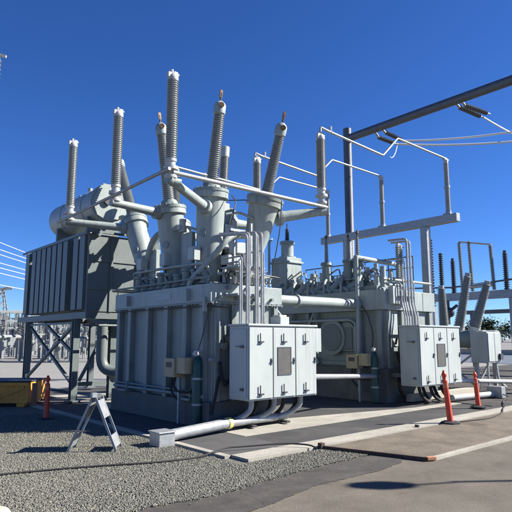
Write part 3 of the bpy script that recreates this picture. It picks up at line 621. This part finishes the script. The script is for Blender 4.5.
for bx, by, zb, zt in ((13.9, 9.5, 3.5, 4.65), (14.06, 9.5, 3.5, 4.6)):
    b = part('lid_arrester', MB().tinsul((bx, by, zb), (bx, by, zt-.1), .05, .075, .05, .075, 16, 12), 'porc', T2)
    part('cap', MB().cyl((bx, by, zt-.1), (bx, by, zt), .05, n=10).cyl((bx, by, zt-.03), (bx+.16, by, zt-.05), .025, n=8), 'white', b)
mm = MB()
for k in range(34):
    xx = 12.75+random.random()*1.8; yy = 9.4+random.random()*3.5
    mm.cyl((xx, yy, 3.25), (xx+random.uniform(-.1, .1), yy, 3.6+.4*random.random()), .03+.06*random.random(), n=10)
pieces('valve', mm, 'paint', T2)
mm = MB()
for k in range(22):
    xx = 12.5+random.random()*.6; yy = 9.3+random.random()*3.8; zz = 3.3+.5*random.random()
    mm.tube([(xx, yy, zz), (xx+.3, yy+.3, zz+.25), (xx+.5, yy+.9, zz+.1)], .025, 8, .2)
pieces('oil_line', mm, 'galv', T2)
lt_ = part('lit_door_panel', MB().box(12.86, Y0-.03, 1.55, 13.16, Y0-.001, 2.45), 'cab', tk2, bev=.006)
pieces('front_hose', MB().tube([(12.9, 9.0, 1.6), (12.92, 8.95, 1.85), (13.1, 8.95, 1.85), (13.12, 9.0, 1.55), (13.0, 8.9, 1.0), (12.8, 8.9, .6)], .03, 8, .12).tube([(12.8, 8.9, 1.4), (12.95, 8.8, .9), (12.6, 8.75, .5), (12.9, 8.8, .2)], .05, 8, .2), 'rubber', T2)
cab2 = cabinet(12.4, 14.4, 7.93, 8.53, .54, 2.07, 'white three-door control cabinet of the second transformer, behind the orange post', 'control cabinets', False)
b2 = MB()
for k in range(3):
    xx = 12.85+.55*k
    b2.tube([(xx, 8.3, .56), (xx, 8.25, .3), (xx+.15, 8.15, .12), (xx+.4, 8.2, .1), (xx+.5, 8.4, .2), (xx+.45, 8.5, .56)], .045, 8, .2)
solo('cable_bundle', b2, 'rubber', 'black cable loops hanging under the second white control cabinet', 'cables', (13.4, 8.3, .06))
tan_box(12.05, 9.86, .95, 'tan instrument box on a post beside the teal gas cylinder at the second transformer')
gas_cyl(12.18, 9.2, 'teal gas cylinder standing at the corner of the second transformer')
solo('duct_pipe', MB().cyl((8.4, 9.9, 2.72), (9.9, 9.9, 2.72), .13, n=20).cyl((9.9, 9.9, 2.72), (9.96, 9.9, 2.72), .17, n=20).cyl((9.96, 9.9, 2.72), (12.4, 9.9, 2.74), .14, n=20), 'paint',
     'thick pale pipe bridging the gap between the first and second transformers', 'pipe', (10.4, 9.9, 2.72))
solo('service_pipe', MB().cyl((8.51, 8.3, .95), (12.3, 9.2, .75), .06, n=14).cyl((8.51, 8.3, 1.0), (8.6, 8.32, 1.0), .1, n=14), 'galv', 'silver pipe running low from the nearest cabinet to the second transformer', 'pipe', (10.4, 8.7, .8))
solo('strut_pipe', MB().cyl((8.7, 9.6, 2.65), (9.4, 9.6, 2.0), .04, n=10), 'paint', 'slanted pale strut below the thick pipe beside the nearest transformer', 'strut', (9.0, 9.6, 2.0))
EC = thing('edge_conduit', 'short white conduit with grey end box on the walkway behind the orange posts', 'conduit', (14.8, 8.0, .06))
part('pipe', MB().cyl((14.0, 8.0, .16), (15.9, 7.75, .16), .08, n=14), 'white', EC)
part('end_box', MB().box(15.85, 7.5, .06, 16.1, 7.95, .38), 'galv', EC, bev=.008)
solo('timber_skid', MB().box(13.0, 8.6, .066, 16.4, 8.8, .26), 'cream', 'pale timber skid lying behind the second control cabinet', 'timber', (15, 8.7, .06), bev=.01)

# ------------------------------------------------------------------ bus support, busbars, gantry
BX = 15.45
BS = thing('bus_support', 'grey steel beam on posts carrying three upright insulators above the second transformer', 'bus support', (BX, 11, 0))
part('beam', MB().box(BX-.11, 8.3, 5.36, BX+.11, 13.95, 5.62), 'galv', BS, bev=.012)
part('post', MB().box(BX-.12, 9.35, .06, BX+.12, 9.59, 5.359), 'galv', BS, bev=.012)
part('post', MB().box(BX-.12, 12.6, .06, BX+.12, 12.84, 5.359), 'galv', BS, bev=.012)
for yy in (8.62, 11.12, 13.65):
    b = part('post_insulator', MB().tinsul((BX, yy, 5.72), (BX, yy, 7.3), .068, .086, .066, .082, 44, 14), 'porc_pale', BS)
    part('base_fitting', MB().box(BX-.12, yy-.12, 5.621, BX+.12, yy+.12, 5.66).cyl((BX, yy, 5.66), (BX, yy, 5.74), .09, n=12), 'galv', b)
    part('collar', MB().cyl((BX, yy, 6.48), (BX, yy, 6.56), .095, n=12), 'galv', b)
    part('cap', MB().cyl((BX, yy, 7.3), (BX, yy, 7.4), .075, n=12).box(BX-.12, yy-.05, 7.4, BX+.12, yy+.05, 7.44), 'white', b)
for yy, lab in ((8.62, 'nearest of the three zigzag aluminium busbars leading right from the arresters'), (11.12, 'middle one of the three zigzag aluminium busbars above the transformers'), (13.62, 'farthest of the three zigzag aluminium busbars, half hidden by bushings')):
    solo('busbar', MB().tube([(9.6, yy+.05, 6.86), (9.6, yy+.05, 6.98), (9.8, yy, 6.92), (12.1, yy, 6.80), (12.84, yy, 7.48), (15.5, yy, 7.46)], .031, 10, .05)
         .cyl((9.92, yy, 6.9), (9.92, yy, 7.06), .04, n=8), 'alu', lab, 'busbar', (12.5, yy, 6.9), 'zigzag busbars')
GN = thing('gantry', 'tall dark steel pipe gantry rising behind the transformers and crossing the sky', 'gantry', (20, 16.3, 0))
part('column', MB().lathe((20, 16.3, 0), (20, 16.3, 12.0), [(0, .30), (.01, .30), (.02, .21), (1, .20)], 24), 'galv_dark', GN)
part('column', MB().cyl((20, 6.2, 0), (20, 6.2, 12.0), .21, n=24), 'galv_dark', GN)
pieces('cross_pipe', MB().cyl((20, 16.45, 11.5), (20, 6.0, 11.5), .19, n=24), 'galv_dark', GN)
pieces('bracket', MB().cyl((20.1, 14.3, 11.38), (20.35, 14.3, 11.3), .05).cyl((20.1, 14.7, 11.38), (20.35, 14.7, 11.2), .05).cyl((20.1, 10.6, 11.38), (20.35, 10.6, 11.3), .05).cyl((20.1, 10.35, 11.38), (20.35, 10.35, 11.3), .05), 'galv', GN)
def strain(a, b, label):
    a, b = V(a), V(b); t = thing('strain_insulator', label, 'insulator', a, 'strain insulators under the gantry pipe')
    part('disc_string', MB().tinsul(a, b, .045, .10, .045, .10, 14, 12), 'porc_dark', t)
    part('clamp', MB().cyl(b, b+(b-a).normalized()*.25, .035, n=8), 'galv', t)
strain((20.35, 14.3, 11.32), (21.6, 14.3, 11.27), 'dark strain insulator hanging left under the gantry pipe, upper of its pair')
strain((20.35, 14.72, 11.2), (21.5, 14.7, 11.2), 'dark strain insulator hanging left under the gantry pipe, lower of its pair')
strain((20.35, 10.6, 11.3), (22.0, 10.55, 11.36), 'dark strain insulator hanging right under the gantry pipe, left of its pair')
strain((20.35, 10.35, 11.3), (21.9, 10.2, 11.36), 'dark strain insulator hanging right under the gantry pipe, right of its pair')
def wire(a, b, sag, r, label, group=None, matn='wire'):
    a, b = V(a), V(b); pts = []
    for k in range(15):
        t = k/14; p = a.lerp(b, t); p.z -= sag*4*t*(1-t); pts.append(p)
    solo('overhead_wire', MB().tube(pts, r, 6), matn, label, 'wire', a, group)
wire((21.85, 14.3, 11.27), (27, 8.2, 11.9), .25, .05, 'upper pale wire sagging right from the left insulator pair', 'wires from the gantry')
wire((21.75, 14.7, 11.2), (27, 8.2, 11.2), .25, .05, 'lower pale wire sagging right from the left insulator pair', 'wires from the gantry')
wire((22.2, 10.5, 11.36), (34, 11, 12.6), .3, .045, 'short pale wire running right from the right insulator pair', 'wires from the gantry')
wire((21.6, 14.5, 11.15), (20.6, 14.3, 10.2), .3, .012, 'thin jumper wire hanging below the left insulator pair', 'wires from the gantry')
for y_, lab in ((0, 'topmost'), (1, 'second from top'), (2, 'third from top'), (3, 'fourth from top'), (4, 'fifth from top'), (5, 'sixth from top'), (6, 'lowest')):
    za = (16.2, 14.9, 14.2, 12.9, 12.2, 11.5, 9.6)[y_]; zb = (11.2, 11.4, 11.0, 10.6, 10.2, 9.6, 9.2)[y_]
    wire((8, 66, za), (52, 92, zb), 1.2, .045, lab+' of the distant pale wires in the left sky', 'distant wires at the left')

# ------------------------------------------------------------------ circuit breaker and yard on the right
CB = thing('circuit_breaker', 'circuit breaker with thick inclined grey bushings behind the second transformer', 'circuit breaker', (18.8, 10, 0))
for (a, b) in (((18.5, 10.75, 2.0), (18.5, 10.78, 3.62)), ((18.5, 10.2, 2.0), (18.5, 9.72, 4.0)), ((18.5, 9.62, 2.0), (18.5, 9.02, 3.66))):
    a, b = V(a), V(b); d = (b-a).normalized()
    p = part('bushing', MB().tinsul(a+d*.2, b, .15, .2, .1, .15, 28, 18), 'porc', CB)
    part('base_ring', MB().cyl(a, a+d*.2, .2, n=18), 'white', p)
    part('cap', MB().cyl(b, b+d*.12, .1, n=14), 'galv', p)
pieces('breaker_tank', MB().cyl((18.5, 9.2, 1.75), (18.5, 11.3, 1.75), .32, n=24).cyl((19.4, 9.2, 1.75), (19.4, 11.3, 1.75), .32, n=24), 'paint2', CB)
part('frame', MB().box(18.1, 9.35, 1.3, 19.6, 9.47, 1.42).box(18.1, 11.0, 1.3, 19.6, 11.12, 1.42).box(18.12, 9.47, 1.3, 18.24, 11.0, 1.42), 'galv', CB)
for lx, ly in ((18.18, 9.41), (18.18, 11.06), (19.5, 9.41), (19.5, 11.06)): part('leg', MB().box(lx-.06, ly-.06, .06, lx+.06, ly+.06, 1.3), 'galv', CB)
part('brace', MB().bar((18.18, 9.5, 1.25), (18.18, 11, .2), .06, .06).bar((18.12, 9.5, .2), (18.12, 11, 1.25), .06, .06).bar((18.2, 9.41, .2), (19.5, 9.41, 1.25), .06, .06), 'galv', CB)
C3 = thing('control_cabinet', 'small white cabinet with grey side on legs in front of the circuit breaker', 'cabinet', (18.8, 9.3, 0), 'control cabinets')
part('body', MB().box(18.0, 8.9, .95, 18.95, 9.5, 2.0), 'cab', C3, bev=.01)
part('door', MB().box(18.03, 8.87, 1.0, 18.46, 8.898, 1.95), 'cab', C3, bev=.006)
part('door', MB().box(18.49, 8.87, 1.0, 18.92, 8.898, 1.95), 'cab', C3, bev=.006)
part('meter', MB().box(18.72, 8.80, 1.05, 18.9, 8.869, 1.25), 'dark', C3)
pieces('leg', MB().tube([(18.15, 9.0, .95), (18.15, 9.0, .06)], .04).tube([(18.75, 9.0, .95), (18.75, 8.95, .35), (19.05, 8.85, .1)], .05, 8, .15), 'white', C3)
solo('conduit_pipe', MB().tube([(15.5, 9.0, .5), (18.3, 8.6, .35), (19.2, 8.4, .3)], .07, 10, .1), 'white', 'white conduit lying low below the small cabinet at the right', 'conduit', (17, 8.8, .3))

RS = thing('bus_structure', 'weathered steel bus structure with upright dark insulators at the right edge', 'bus structure', (30, 15, 0))
part('beam', MB().box(29.8, 8.0, 4.0, 30.2, 22, 4.45), 'galv', RS, bev=.02)
part('lower_beam', MB().box(33.9, 9.0, 3.35, 34.1, 18.6, 3.6), 'galv_dark', RS, bev=.01)
for yy in (18.9, 13.2): part('column', MB().box(29.82, yy-.18, 0, 30.18, yy+.18, 4.0), 'galv', RS, bev=.02)
part('column', MB().box(33.9, 17.6, 0, 34.1, 17.8, 3.35), 'galv_dark', RS)
for yy, zt in ((13.5, 6.5), (16.65, 6.4), (18.15, 6.8)):
    b = part('post_insulator', MB().tinsul((30, yy, 4.45), (30, yy, zt), .10, .17, .09, .15, 18, 12), 'porc_dark', RS)
    part('cap', MB().cyl((30, yy, zt), (30, yy, zt+.15), .09, n=10), 'porc_dark', b)
for ya, zt, lab in ((15.35, 7.35, 'tall'), (15.95, 7.35, 'tall'), (14.1, 6.95, 'short')):
    pieces('slim_insulator', MB().tinsul((29.5, ya-.12, 4.45), (29.5, ya-.05, zt), .07, .12, .07, .12, 30, 12), 'porc', RS)
pieces('jumper_bar', MB().cyl((29.5, 15.9, 7.4), (29.5, 14.0, 7.0), .05, n=8).cyl((29.4, 15.6, 4.7), (29.4, 14.0, 4.75), .12, n=8), 'alu', RS)
pieces('thin_bar', MB().tube([(29.5, 19.5, 4.9), (29.5, 16.5, 4.75), (29.5, 13, 4.95), (29.5, 8, 5.2)], .05, 6), 'galv_dark', RS)
part('hanging_switch', MB().cyl((29.6, 16.9, 4.0), (29.6, 16.9, 2.6), .12, n=10).sphere((29.6, 16.8, 3.3), .3).cyl((29.6, 16.3, 3.7), (29.6, 17.2, 3.1), .09, n=8), 'porc_dark', RS)
for k, (px, py, h, lab) in enumerate(((22.5, 13.55, 6.4, 'slim dark post insulator column standing behind the second transformer beside the pole'), (21.0, 12.2, 5.4, 'slim dark post insulator column just right of the bus support post'))):
    t = thing('insulator_column', lab, 'insulator', (px, py, 0), 'slim insulator columns')
    part('pedestal', MB().box(px-.1, py-.1, 0, px+.1, py+.1, 3.2), 'galv', t)
    part('insulator', MB().tinsul((px, py, 3.2), (px, py, h), .07, .12, .06, .1, 24, 12), 'porc_dark', t)

# fence, low wall, trees beyond
FN = thing('mesh_fence', 'dark mesh fence on steel posts at the right horizon', 'fence', (62, 32, 0))
A, B = V((60, 38, 0)), V((66, 14, 0)); d = (B-A)
fm = MB()
for k in range(170):
    p = A+d*(k/169); fm.bar(p+V((0, 0, .1)), p+V((0, 0, 2.6)), .02, .02)
part('mesh_panel', fm, 'fence', FN, smooth=False)
for k in range(12): p = A+d*(k/11); part('post', MB().cyl(p, p+V((0, 0, 2.7)), .06, n=8), 'fence', FN)
part('rail', MB().bar(A+V((0, 0, 2.6)), B+V((0, 0, 2.6)), .05, .05).bar(A+V((0, 0, 1.4)), B+V((0, 0, 1.4)), .05, .05), 'fence', FN)
solo('low_wall', MB().bar((58, 40, .25), (64, 13, .25), .4, .6), 'cream', 'low pale concrete wall below the mesh fence at the right', 'wall', (61, 27, 0))
def tree(x, y, h, r, label):
    t = thing('tree', label, 'tree', (x, y, 0), 'trees beyond the fence')
    m = MB().tube([(x, y, 0), (x+.1, y, h*.3), (x-.1, y+.1, h*.6)], .25, 8)
    for k in range(5):
        q = k*1.26; m.tube([(x, y, h*.3), (x+math.cos(q)*r*.35, y+math.sin(q)*r*.35, h*.5), (x+math.cos(q)*r*.6, y+math.sin(q)*r*.6, h*.65)], .09, 6)
    part('trunk', m, 'bark', t)
    lm = MB(); cl = []
    for k in range(26):
        q = random.random()*6.28; rr = r*random.random()**.5*.85
        cl.append(V((x+rr*math.cos(q), y+rr*math.sin(q), h*(.38+.55*random.random()*(1-.45*rr/r)))))
    for c in cl:
        for j in range(130):
            v = V((random.gauss(0, 1), random.gauss(0, 1), random.gauss(0, .8)))*r*.17
            p = c+v; a = V((random.gauss(0, 1), random.gauss(0, 1), random.gauss(0, 1))).normalized(); b = a.orthogonal().normalized(); s = .13+.16*random.random()
            lm.add([p-a*s, p+b*s*.5, p+a*s, p-b*s*.5], [(0, 1, 2, 3)])
    part('crown', lm, 'leaf', t, smooth=False)
tree(88, 43.5, 5.6, 3.6, 'round dark green tree beyond the fence, partly behind the white cabinet')
tree(92, 39.0, 6.0, 4.0, 'largest dark green tree at the right edge beyond the fence')
tree(96, 51, 4.2, 3.2, 'low dark green tree beyond the fence, left of the other trees')

# ------------------------------------------------------------------ distant yard on the left
def yard_items():
    g1, g2, g3, g4 = 'far switch stands in the left yard', 'far portal frames in the left yard', 'far breakers in the left yard', 'far insulator posts in the left yard'
    L1 = 'pale switch stand among the far equipment in the left yard'
    L2 = 'pale steel portal frame among the far equipment in the left yard'
    L3 = 'pale grey breaker on legs among the far equipment in the left yard'
    L4 = 'pale post topped by an insulator among the far equipment in the left yard'
    o1 = thing('switch_stand', L1, 'switch', (0, 0, 0), g1)
    part('frame', MB().box(-.87, -.07, 0, -.73, .07, 2.6).box(.73, -.07, 0, .87, .07, 2.6).box(-1.4, -.07, 2.66, 1.4, .07, 2.8), 'yard', o1)
    m = MB()
    for xx in (-1.2, -.4, .4, 1.2): m.tinsul((xx, 0, 2.8), (xx, 0, 4.1), .05, .09, .04, .08, 10, 8)
    part('insulator', m, 'yard_ins', o1)
    part('blade', MB().cyl((-1.2, 0, 4.15), (1.2, 0, 4.25), .05, n=6), 'yard', o1)
    o2 = thing('portal_frame', L2, 'steel frame', (0, 0, 0), g2)
    m = MB().box(-2.25, -.1, 0, -2.05, .1, 4.6).box(2.05, -.1, 0, 2.25, .1, 4.6).box(-2.6, -.09, 4.6, 2.6, .09, 4.8)
    part('frame', m, 'yard', o2)
    m = MB()
    for xx in (-1.5, 0, 1.5): m.tinsul((xx, 0, 4.6), (xx, .05, 3.4), .04, .08, .04, .08, 9, 8)
    part('hanging_insulator', m, 'yard_ins', o2)
    o3 = thing('breaker', L3, 'circuit breaker', (0, 0, 0), g3)
    part('body', MB().cyl((-1, 0, 1.9), (1, 0, 1.9), .2, n=16).box(-.3, -.5, 1.1, .3, -.22, 1.9), 'yard', o3)
    pieces('leg', MB().box(-.9, -.1, 0, -.75, .1, 1.6).box(.75, -.1, 0, .9, .1, 1.6), 'yard', o3)
    pieces('bushing', MB().tinsul((-.6, 0, 2.2), (-1.3, 0, 4.2), .12, .2, .08, .14, 12, 10).tinsul((.6, 0, 2.2), (1.3, 0, 4.2), .12, .2, .08, .14, 12, 10), 'yard_ins', o3)
    o4 = thing('insulator_post', L4, 'insulator', (0, 0, 0), g4)
    part('pedestal', MB().cyl((0, 0, 0), (0, 0, 2.6), .12, n=10).box(-.2, -.2, 2.6, .2, .2, 2.68), 'yard', o4)
    part('insulator', MB().tinsul((0, 0, 2.68), (0, 0, 4.4), .09, .16, .08, .13, 12, 10), 'yard_ins', o4)
    P4 = [o1, o2, o3, o4]; used = [False]*4
    rnd = random.Random(11)
    for k in range(150):
        D = rnd.choice((44, 50, 56, 64, 72, 82, 94, 108)) + rnd.uniform(-1.5, 1.5)
        ang = R(49.2 + rnd.uniform(13.5, 26.5))       # bearing from +X seen from the road
        p = V((D*math.cos(ang)/math.cos(ang-R(49.2)), D*math.sin(ang)/math.cos(ang-R(49.2)), 0))
        i = rnd.choices((0, 1, 2, 3), (3, 1.6, 2.2, 3))[0]
        rz = rnd.choice((0, math.pi/2)) + rnd.uniform(-.05, .05); sc = rnd.uniform(.72, 1.05)
        o = P4[i] if not used[i] else dup(P4[i], p)
        used[i] = True; o.location = p; o.rotation_euler = (0, 0, rz); o.scale = (sc,)*3
yard_items()
LT = thing('lattice_tower', 'thin pale lattice tower above the far equipment at the left edge', 'tower', (22, 92, 0))
m = MB(); tx, ty = 22.5, 81.0
for sx in (-1, 1):
    for sy in (-1, 1): m.bar((tx+sx*1.6, ty+sy*1.6, 0), (tx+sx*.25, ty+sy*.25, 8.6), .12, .12)
for k in range(6):
    w0, w1 = 1.6-1.35*k/6, 1.6-1.35*(k+1)/6; z0, z1 = 8.6*k/6, 8.6*(k+1)/6
    for sy in (-1, 1):
        m.bar((tx-w0, ty+sy*w0, z0), (tx+w1, ty+sy*w1, z1), .07, .07).bar((tx+w0, ty+sy*w0, z0), (tx-w1, ty+sy*w1, z1), .07, .07)
    for sx in (-1, 1): m.bar((tx+sx*w0, ty-w0, z0), (tx+sx*w1, ty+w1, z1), .07, .07)
part('lattice', m, 'yard', LT, smooth=False)
part('head', MB().bar((tx-1.2, ty+.6, 8.5), (tx+1.2, ty-.6, 8.9), .3, .4), 'yard', LT)

# ------------------------------------------------------------------ loose things in the foreground
def bollard(x, y, z, h, lean, label):
    t = thing('bollard', label, 'bollard', (x, y, z), 'orange delineator posts')
    tx_ = V((-lean*.757, lean*.653, 0)); top = V((x, y, z+h))+tx_
    a = V((x, y, z+.03)); d = (top-a)
    part('post', MB().lathe(a, top, [(0, .075), (.05, .062), (.55, .055), (.80, .05), (.82, .03), (.86, .03), (.88, .052), (.93, .052), (.95, .035), (1, .02)], 18), 'orange', t)
    p0, p1 = a.lerp(top, .66), a.lerp(top, .75)
    part('reflective_band', MB().lathe(p0, p1, [(0, .0555), (1, .0545)], 18), 'band', t)
    part('base', MB().lathe((x, y, z), (x, y, z+.05), [(0, .2), (.5, .2), (1, .13)], 8), 'rubber', t)
    return t
bollard(10.55, 6.10, .035, 1.07, .09, 'orange post in front of the second cabinet, leaning left, nearest on the right')
bollard(13.35, 6.93, .055, .88, .05, 'shorter orange post to the right, at the corner past the second cabinet')
bollard(4.53, 12.32, 0, .95, .01, 'orange post standing in the shade by the wooden crate at left')

# A-frame barricade, seen nearly end on
BR = thing('barricade', 'folding white A-frame barricade standing on the gravel', 'barricade', (3.9, 8.45, 0))
Fd = V((.653, .757, 0)); Rd = V((.757, -.653, 0)); ax_ = (Fd*.97 - Rd*.04).normalized()
c0 = V((3.80, 8.33, 0)); hgt = .82; half = .385; ln = .40
for sgn in (-1, 1):
    f0 = c0 + Rd*sgn*half; tp = c0 + Rd*sgn*.03 + V((0, 0, hgt))
    fr_ = part('side_frame', MB().bar(f0, tp, .036, .026, ax_).bar(f0+ax_*ln, tp+ax_*ln, .036, .026, ax_), 'galv', BR)
    def pt(t, u): return f0.lerp(tp, t) + ax_*ln*u
    for ta, tb in ((.62, .95), (.08, .30)):
        nrm = (tp-f0).cross(ax_).normalized()*.012
        q = [pt(ta, .02), pt(ta, .98), pt(tb, .98), pt(tb, .02)]
        part('board', MB().add([p+nrm for p in q]+[p-nrm for p in q], [(0, 1, 2, 3), (7, 6, 5, 4), (0, 4, 5, 1), (1, 5, 6, 2), (2, 6, 7, 3), (3, 7, 4, 0)]), 'galv', fr_)
part('hinge', MB().cyl(c0+V((0, 0, hgt))-ax_*.03, c0+V((0, 0, hgt))+ax_*(ln+.03), .035, n=10), 'galv_dark', BR)
part('light_bracket', MB().box(c0.x-.05, c0.y-.05, hgt+.02, c0.x+.03, c0.y+.03, hgt+.09), 'galv', BR)

# wooden crate with its dark cover, orange-lit post
def ob(m, o, u, w, a0, a1, b0, b1, z0, z1):
    vs = [o+u*a+w*b+V((0, 0, z)) for z in (z0, z1) for a, b in ((a0, b0), (a1, b0), (a1, b1), (a0, b1))]
    return m.add(vs, [(3, 2, 1, 0), (4, 5, 6, 7), (0, 1, 5, 4), (1, 2, 6, 5), (2, 3, 7, 6), (3, 0, 4, 7)])
CR = thing('wooden_crate', 'yellow wooden crate with dark top at the left edge under the radiators', 'crate', (4.6, 15.2, 0))
o_ = V((4.99, 14.90, 0)); u_ = V((-.757, .653, 0)); w_ = V((.653, .757, 0))
part('body', ob(MB(), o_, u_, w_, 0, 2.2, 0, 1.1, .1, .62), 'wood', CR, bev=.01)
bt = MB()
for a in (0, .95, 1.9): ob(bt, o_, u_, w_, a, a+.1, -.03, -.001, .1, .62)
ob(bt, o_, u_, w_, 0, 2.2, -.06, -.031, .1, .18); ob(bt, o_, u_, w_, 0, 2.2, -.06, -.031, .54, .62)
part('batten', bt, 'wood', CR)
part('diagonal_batten', MB().bar(o_+u_*.12-w_*.016+V((0, 0, .5)), o_+u_*.93-w_*.016+V((0, 0, .2)), .025, .09, (0, 0, 1)).bar(o_+u_*1.08-w_*.016+V((0, 0, .2)), o_+u_*1.88-w_*.016+V((0, 0, .5)), .025, .09), 'wood', CR)
pieces('skid', ob(ob(MB(), o_, u_, w_, .1, .3, -.02, 1.1, 0, .1), o_, u_, w_, 1.5, 1.7, -.02, 1.1, 0, .1), 'wood', CR)
part('cover', ob(MB(), o_, u_, w_, -.02, 2.25, -.05, 1.15, .621, .665), 'tarp', CR, bev=.02)
solo('timber_post', MB().box(5.06, 14.80, .0, 5.17, 14.91, .60), 'cutwood', 'short upright orange timber at the corner of the wooden crate', 'timber', (5.24, 14.76, 0), bev=.008)

# ground cable, plank, block
pts = [(1.2, 7.9), (2.0, 7.72), (2.27, 7.66), (2.85, 7.5), (3.45, 7.28), (4.06, 6.99), (4.5, 6.88), (4.82, 6.85), (5.1, 6.86), (5.36, 6.92), (5.7, 6.8), (6.1, 6.62), (6.36, 6.45), (6.5, 6.2), (6.55, 6.12)]
zz = [.03]*8+[.07, .085, .08, .09, .09, .085, .04]
solo('ground_cable', MB().tube([(x, y, z) for (x, y), z in zip(pts, zz)], .013, 8, .12), 'rubber', 'long black cable snaking across the gravel and over the kerb', 'cable', (3, 7.4, 0))
solo('loose_cable', MB().tube([(15.9, 7.6, .2), (15.95, 7.3, .10), (15.3, 7.2, .068), (14.7, 6.95, .066), (14.1, 6.6, .064), (13.4, 6.35, .060), (12.9, 6.1, .056), (11.8, 5.86, .05), (11.1, 5.98, .05), (10.72, 6.06, .05)], .014, 8, .3), 'rubber', 'thin black cable from the grey end box over the kerb behind the orange posts', 'cable', (13.5, 6.7, .05))
PL = thing('form_board', 'weathered brown form board along the edge of the tan pavement', 'plank', (6.95, 5.4, 0))
part('board', MB().bar((6.70, 6.17, .025), (7.20, 4.56, .025), .04, .07), 'plank', PL, bev=.004)
part('end_block', MB().bar((7.20, 4.575, .04), (7.34, 4.515, .04), .07, .05), 'cutwood', PL, bev=.008)
part('stake', MB().box(6.66, 6.12, 0, 6.74, 6.2, .10), 'plank', PL)
solo('concrete_block', MB().lathe((1.66, 5.73, 0), (1.66, 5.73, .17), [(0, .16), (.6, .16), (.85, .13), (1, .07)], 20), 'cream', 'cream rounded concrete block at the bottom left corner', 'block', (2.05, 5.62, 0))
solo('anchor_stub', MB().box(9.56, 6.22, .041, 9.60, 6.30, .085), 'dark', 'small dark stub fixed on the kerb left of the leaning orange post', 'stub', (9.58, 6.26, .041))

# arrester column cut by the left edge of the picture, and a lamp just outside the right edge
LA = thing('edge_column', 'grey insulator column just touching the left edge of the sky', 'insulator', (2.2, 9.88, 0))
part('pedestal', MB().cyl((2.335, 9.865, 0), (2.335, 9.865, 4.3), .12, n=14), 'galv', LA)
part('insulator', MB().tinsul((2.335, 9.865, 4.3), (2.335, 9.865, 6.7), .09, .12, .09, .12, 30, 16), 'porc', LA)
part('cap', MB().cyl((2.335, 9.865, 6.7), (2.335, 9.865, 6.8), .1, n=14).bar((2.2, 9.95, 6.83), (2.50, 9.75, 6.75), .05, .04), 'white', LA)
SUN_EL = 36.0
SUN_AZ = (Rd + Fd*.07).normalized()
hL = 6.5; off = hL/math.tan(R(SUN_EL)); hd = V((5.62, 4.22, 0))+SUN_AZ*off
bp_ = V((6.75, 3.50, 0))+SUN_AZ*(off-.4)
LM = thing('street_lamp', 'tall lamp post beside the road at the far right, its shadow on the pavement', 'street lamp', bp_)
part('pole', MB().cyl(bp_, bp_+V((0, 0, hL)), .06, .04, 14), 'galv', LM)
part('lamp_head', MB().lathe(hd+V((0, 0, hL-.06))-Rd*.40, hd+V((0, 0, hL-.02))+Rd*.32, [(0, .05), (.15, .15), (.5, .20), (.85, .15), (1, .05)], 16), 'galv', LM)
part('bracket_arm', MB().tube([bp_+V((0, 0, hL-.1)), hd+V((0, 0, hL-.02))+Rd*.3], .03, 8), 'galv', LM)

# ------------------------------------------------------------------ light, sky, camera
az = SUN_AZ   # the sun stands at the right of the camera
world = bpy.data.worlds.new('World'); S.world = world; world.use_nodes = True
nt = world.node_tree; bg = nt.nodes['Background']; sky = nt.nodes.new('ShaderNodeTexSky'); sky.sky_type = 'NISHITA'
sky.sun_disc = False; sky.sun_elevation = R(SUN_EL); sky.sun_rotation = math.atan2(az.x, az.y)
sky.air_density = 1.0; sky.dust_density = 0; sky.ozone_density = 10; sky.altitude = 2200
hs = nt.nodes.new('ShaderNodeHueSaturation'); hs.inputs['Saturation'].default_value = 1.09; hs.inputs['Hue'].default_value = .509
nt.links.new(sky.outputs['Color'], hs.inputs['Color']); nt.links.new(hs.outputs['Color'], bg.inputs['Color']); bg.inputs['Strength'].default_value = .063
sl = bpy.data.lights.new('sun', 'SUN'); sl.energy = 5.0; sl.angle = R(.5); sl.color = (1, .95, .87)
so = bpy.data.objects.new('sun', sl); COL.objects.link(so)
sd = V((az.x*math.cos(R(SUN_EL)), az.y*math.cos(R(SUN_EL)), math.sin(R(SUN_EL))))
so.rotation_euler = sd.to_track_quat('Z', 'Y').to_euler(); so.location = (10, -10, 20)

cam = bpy.data.cameras.new('camera'); co = bpy.data.objects.new('camera', cam); COL.objects.link(co)
cam.sensor_fit = 'HORIZONTAL'; cam.sensor_width = 36; cam.lens = 540/512*36; cam.clip_end = 6000; cam.clip_start = .05
co.location = (0, 0, 1.75)
p_ = math.atan(83/540); fw = Fd*math.cos(p_)+V((0, 0, math.sin(p_)))
co.rotation_euler = fw.to_track_quat('-Z', 'Y').to_euler()
S.camera = co
S.view_settings.view_transform = 'Standard'; S.view_settings.look = 'None'; S.view_settings.gamma = 1; S.view_settings.use_curve_mapping = False
S.view_settings.exposure = 1.35
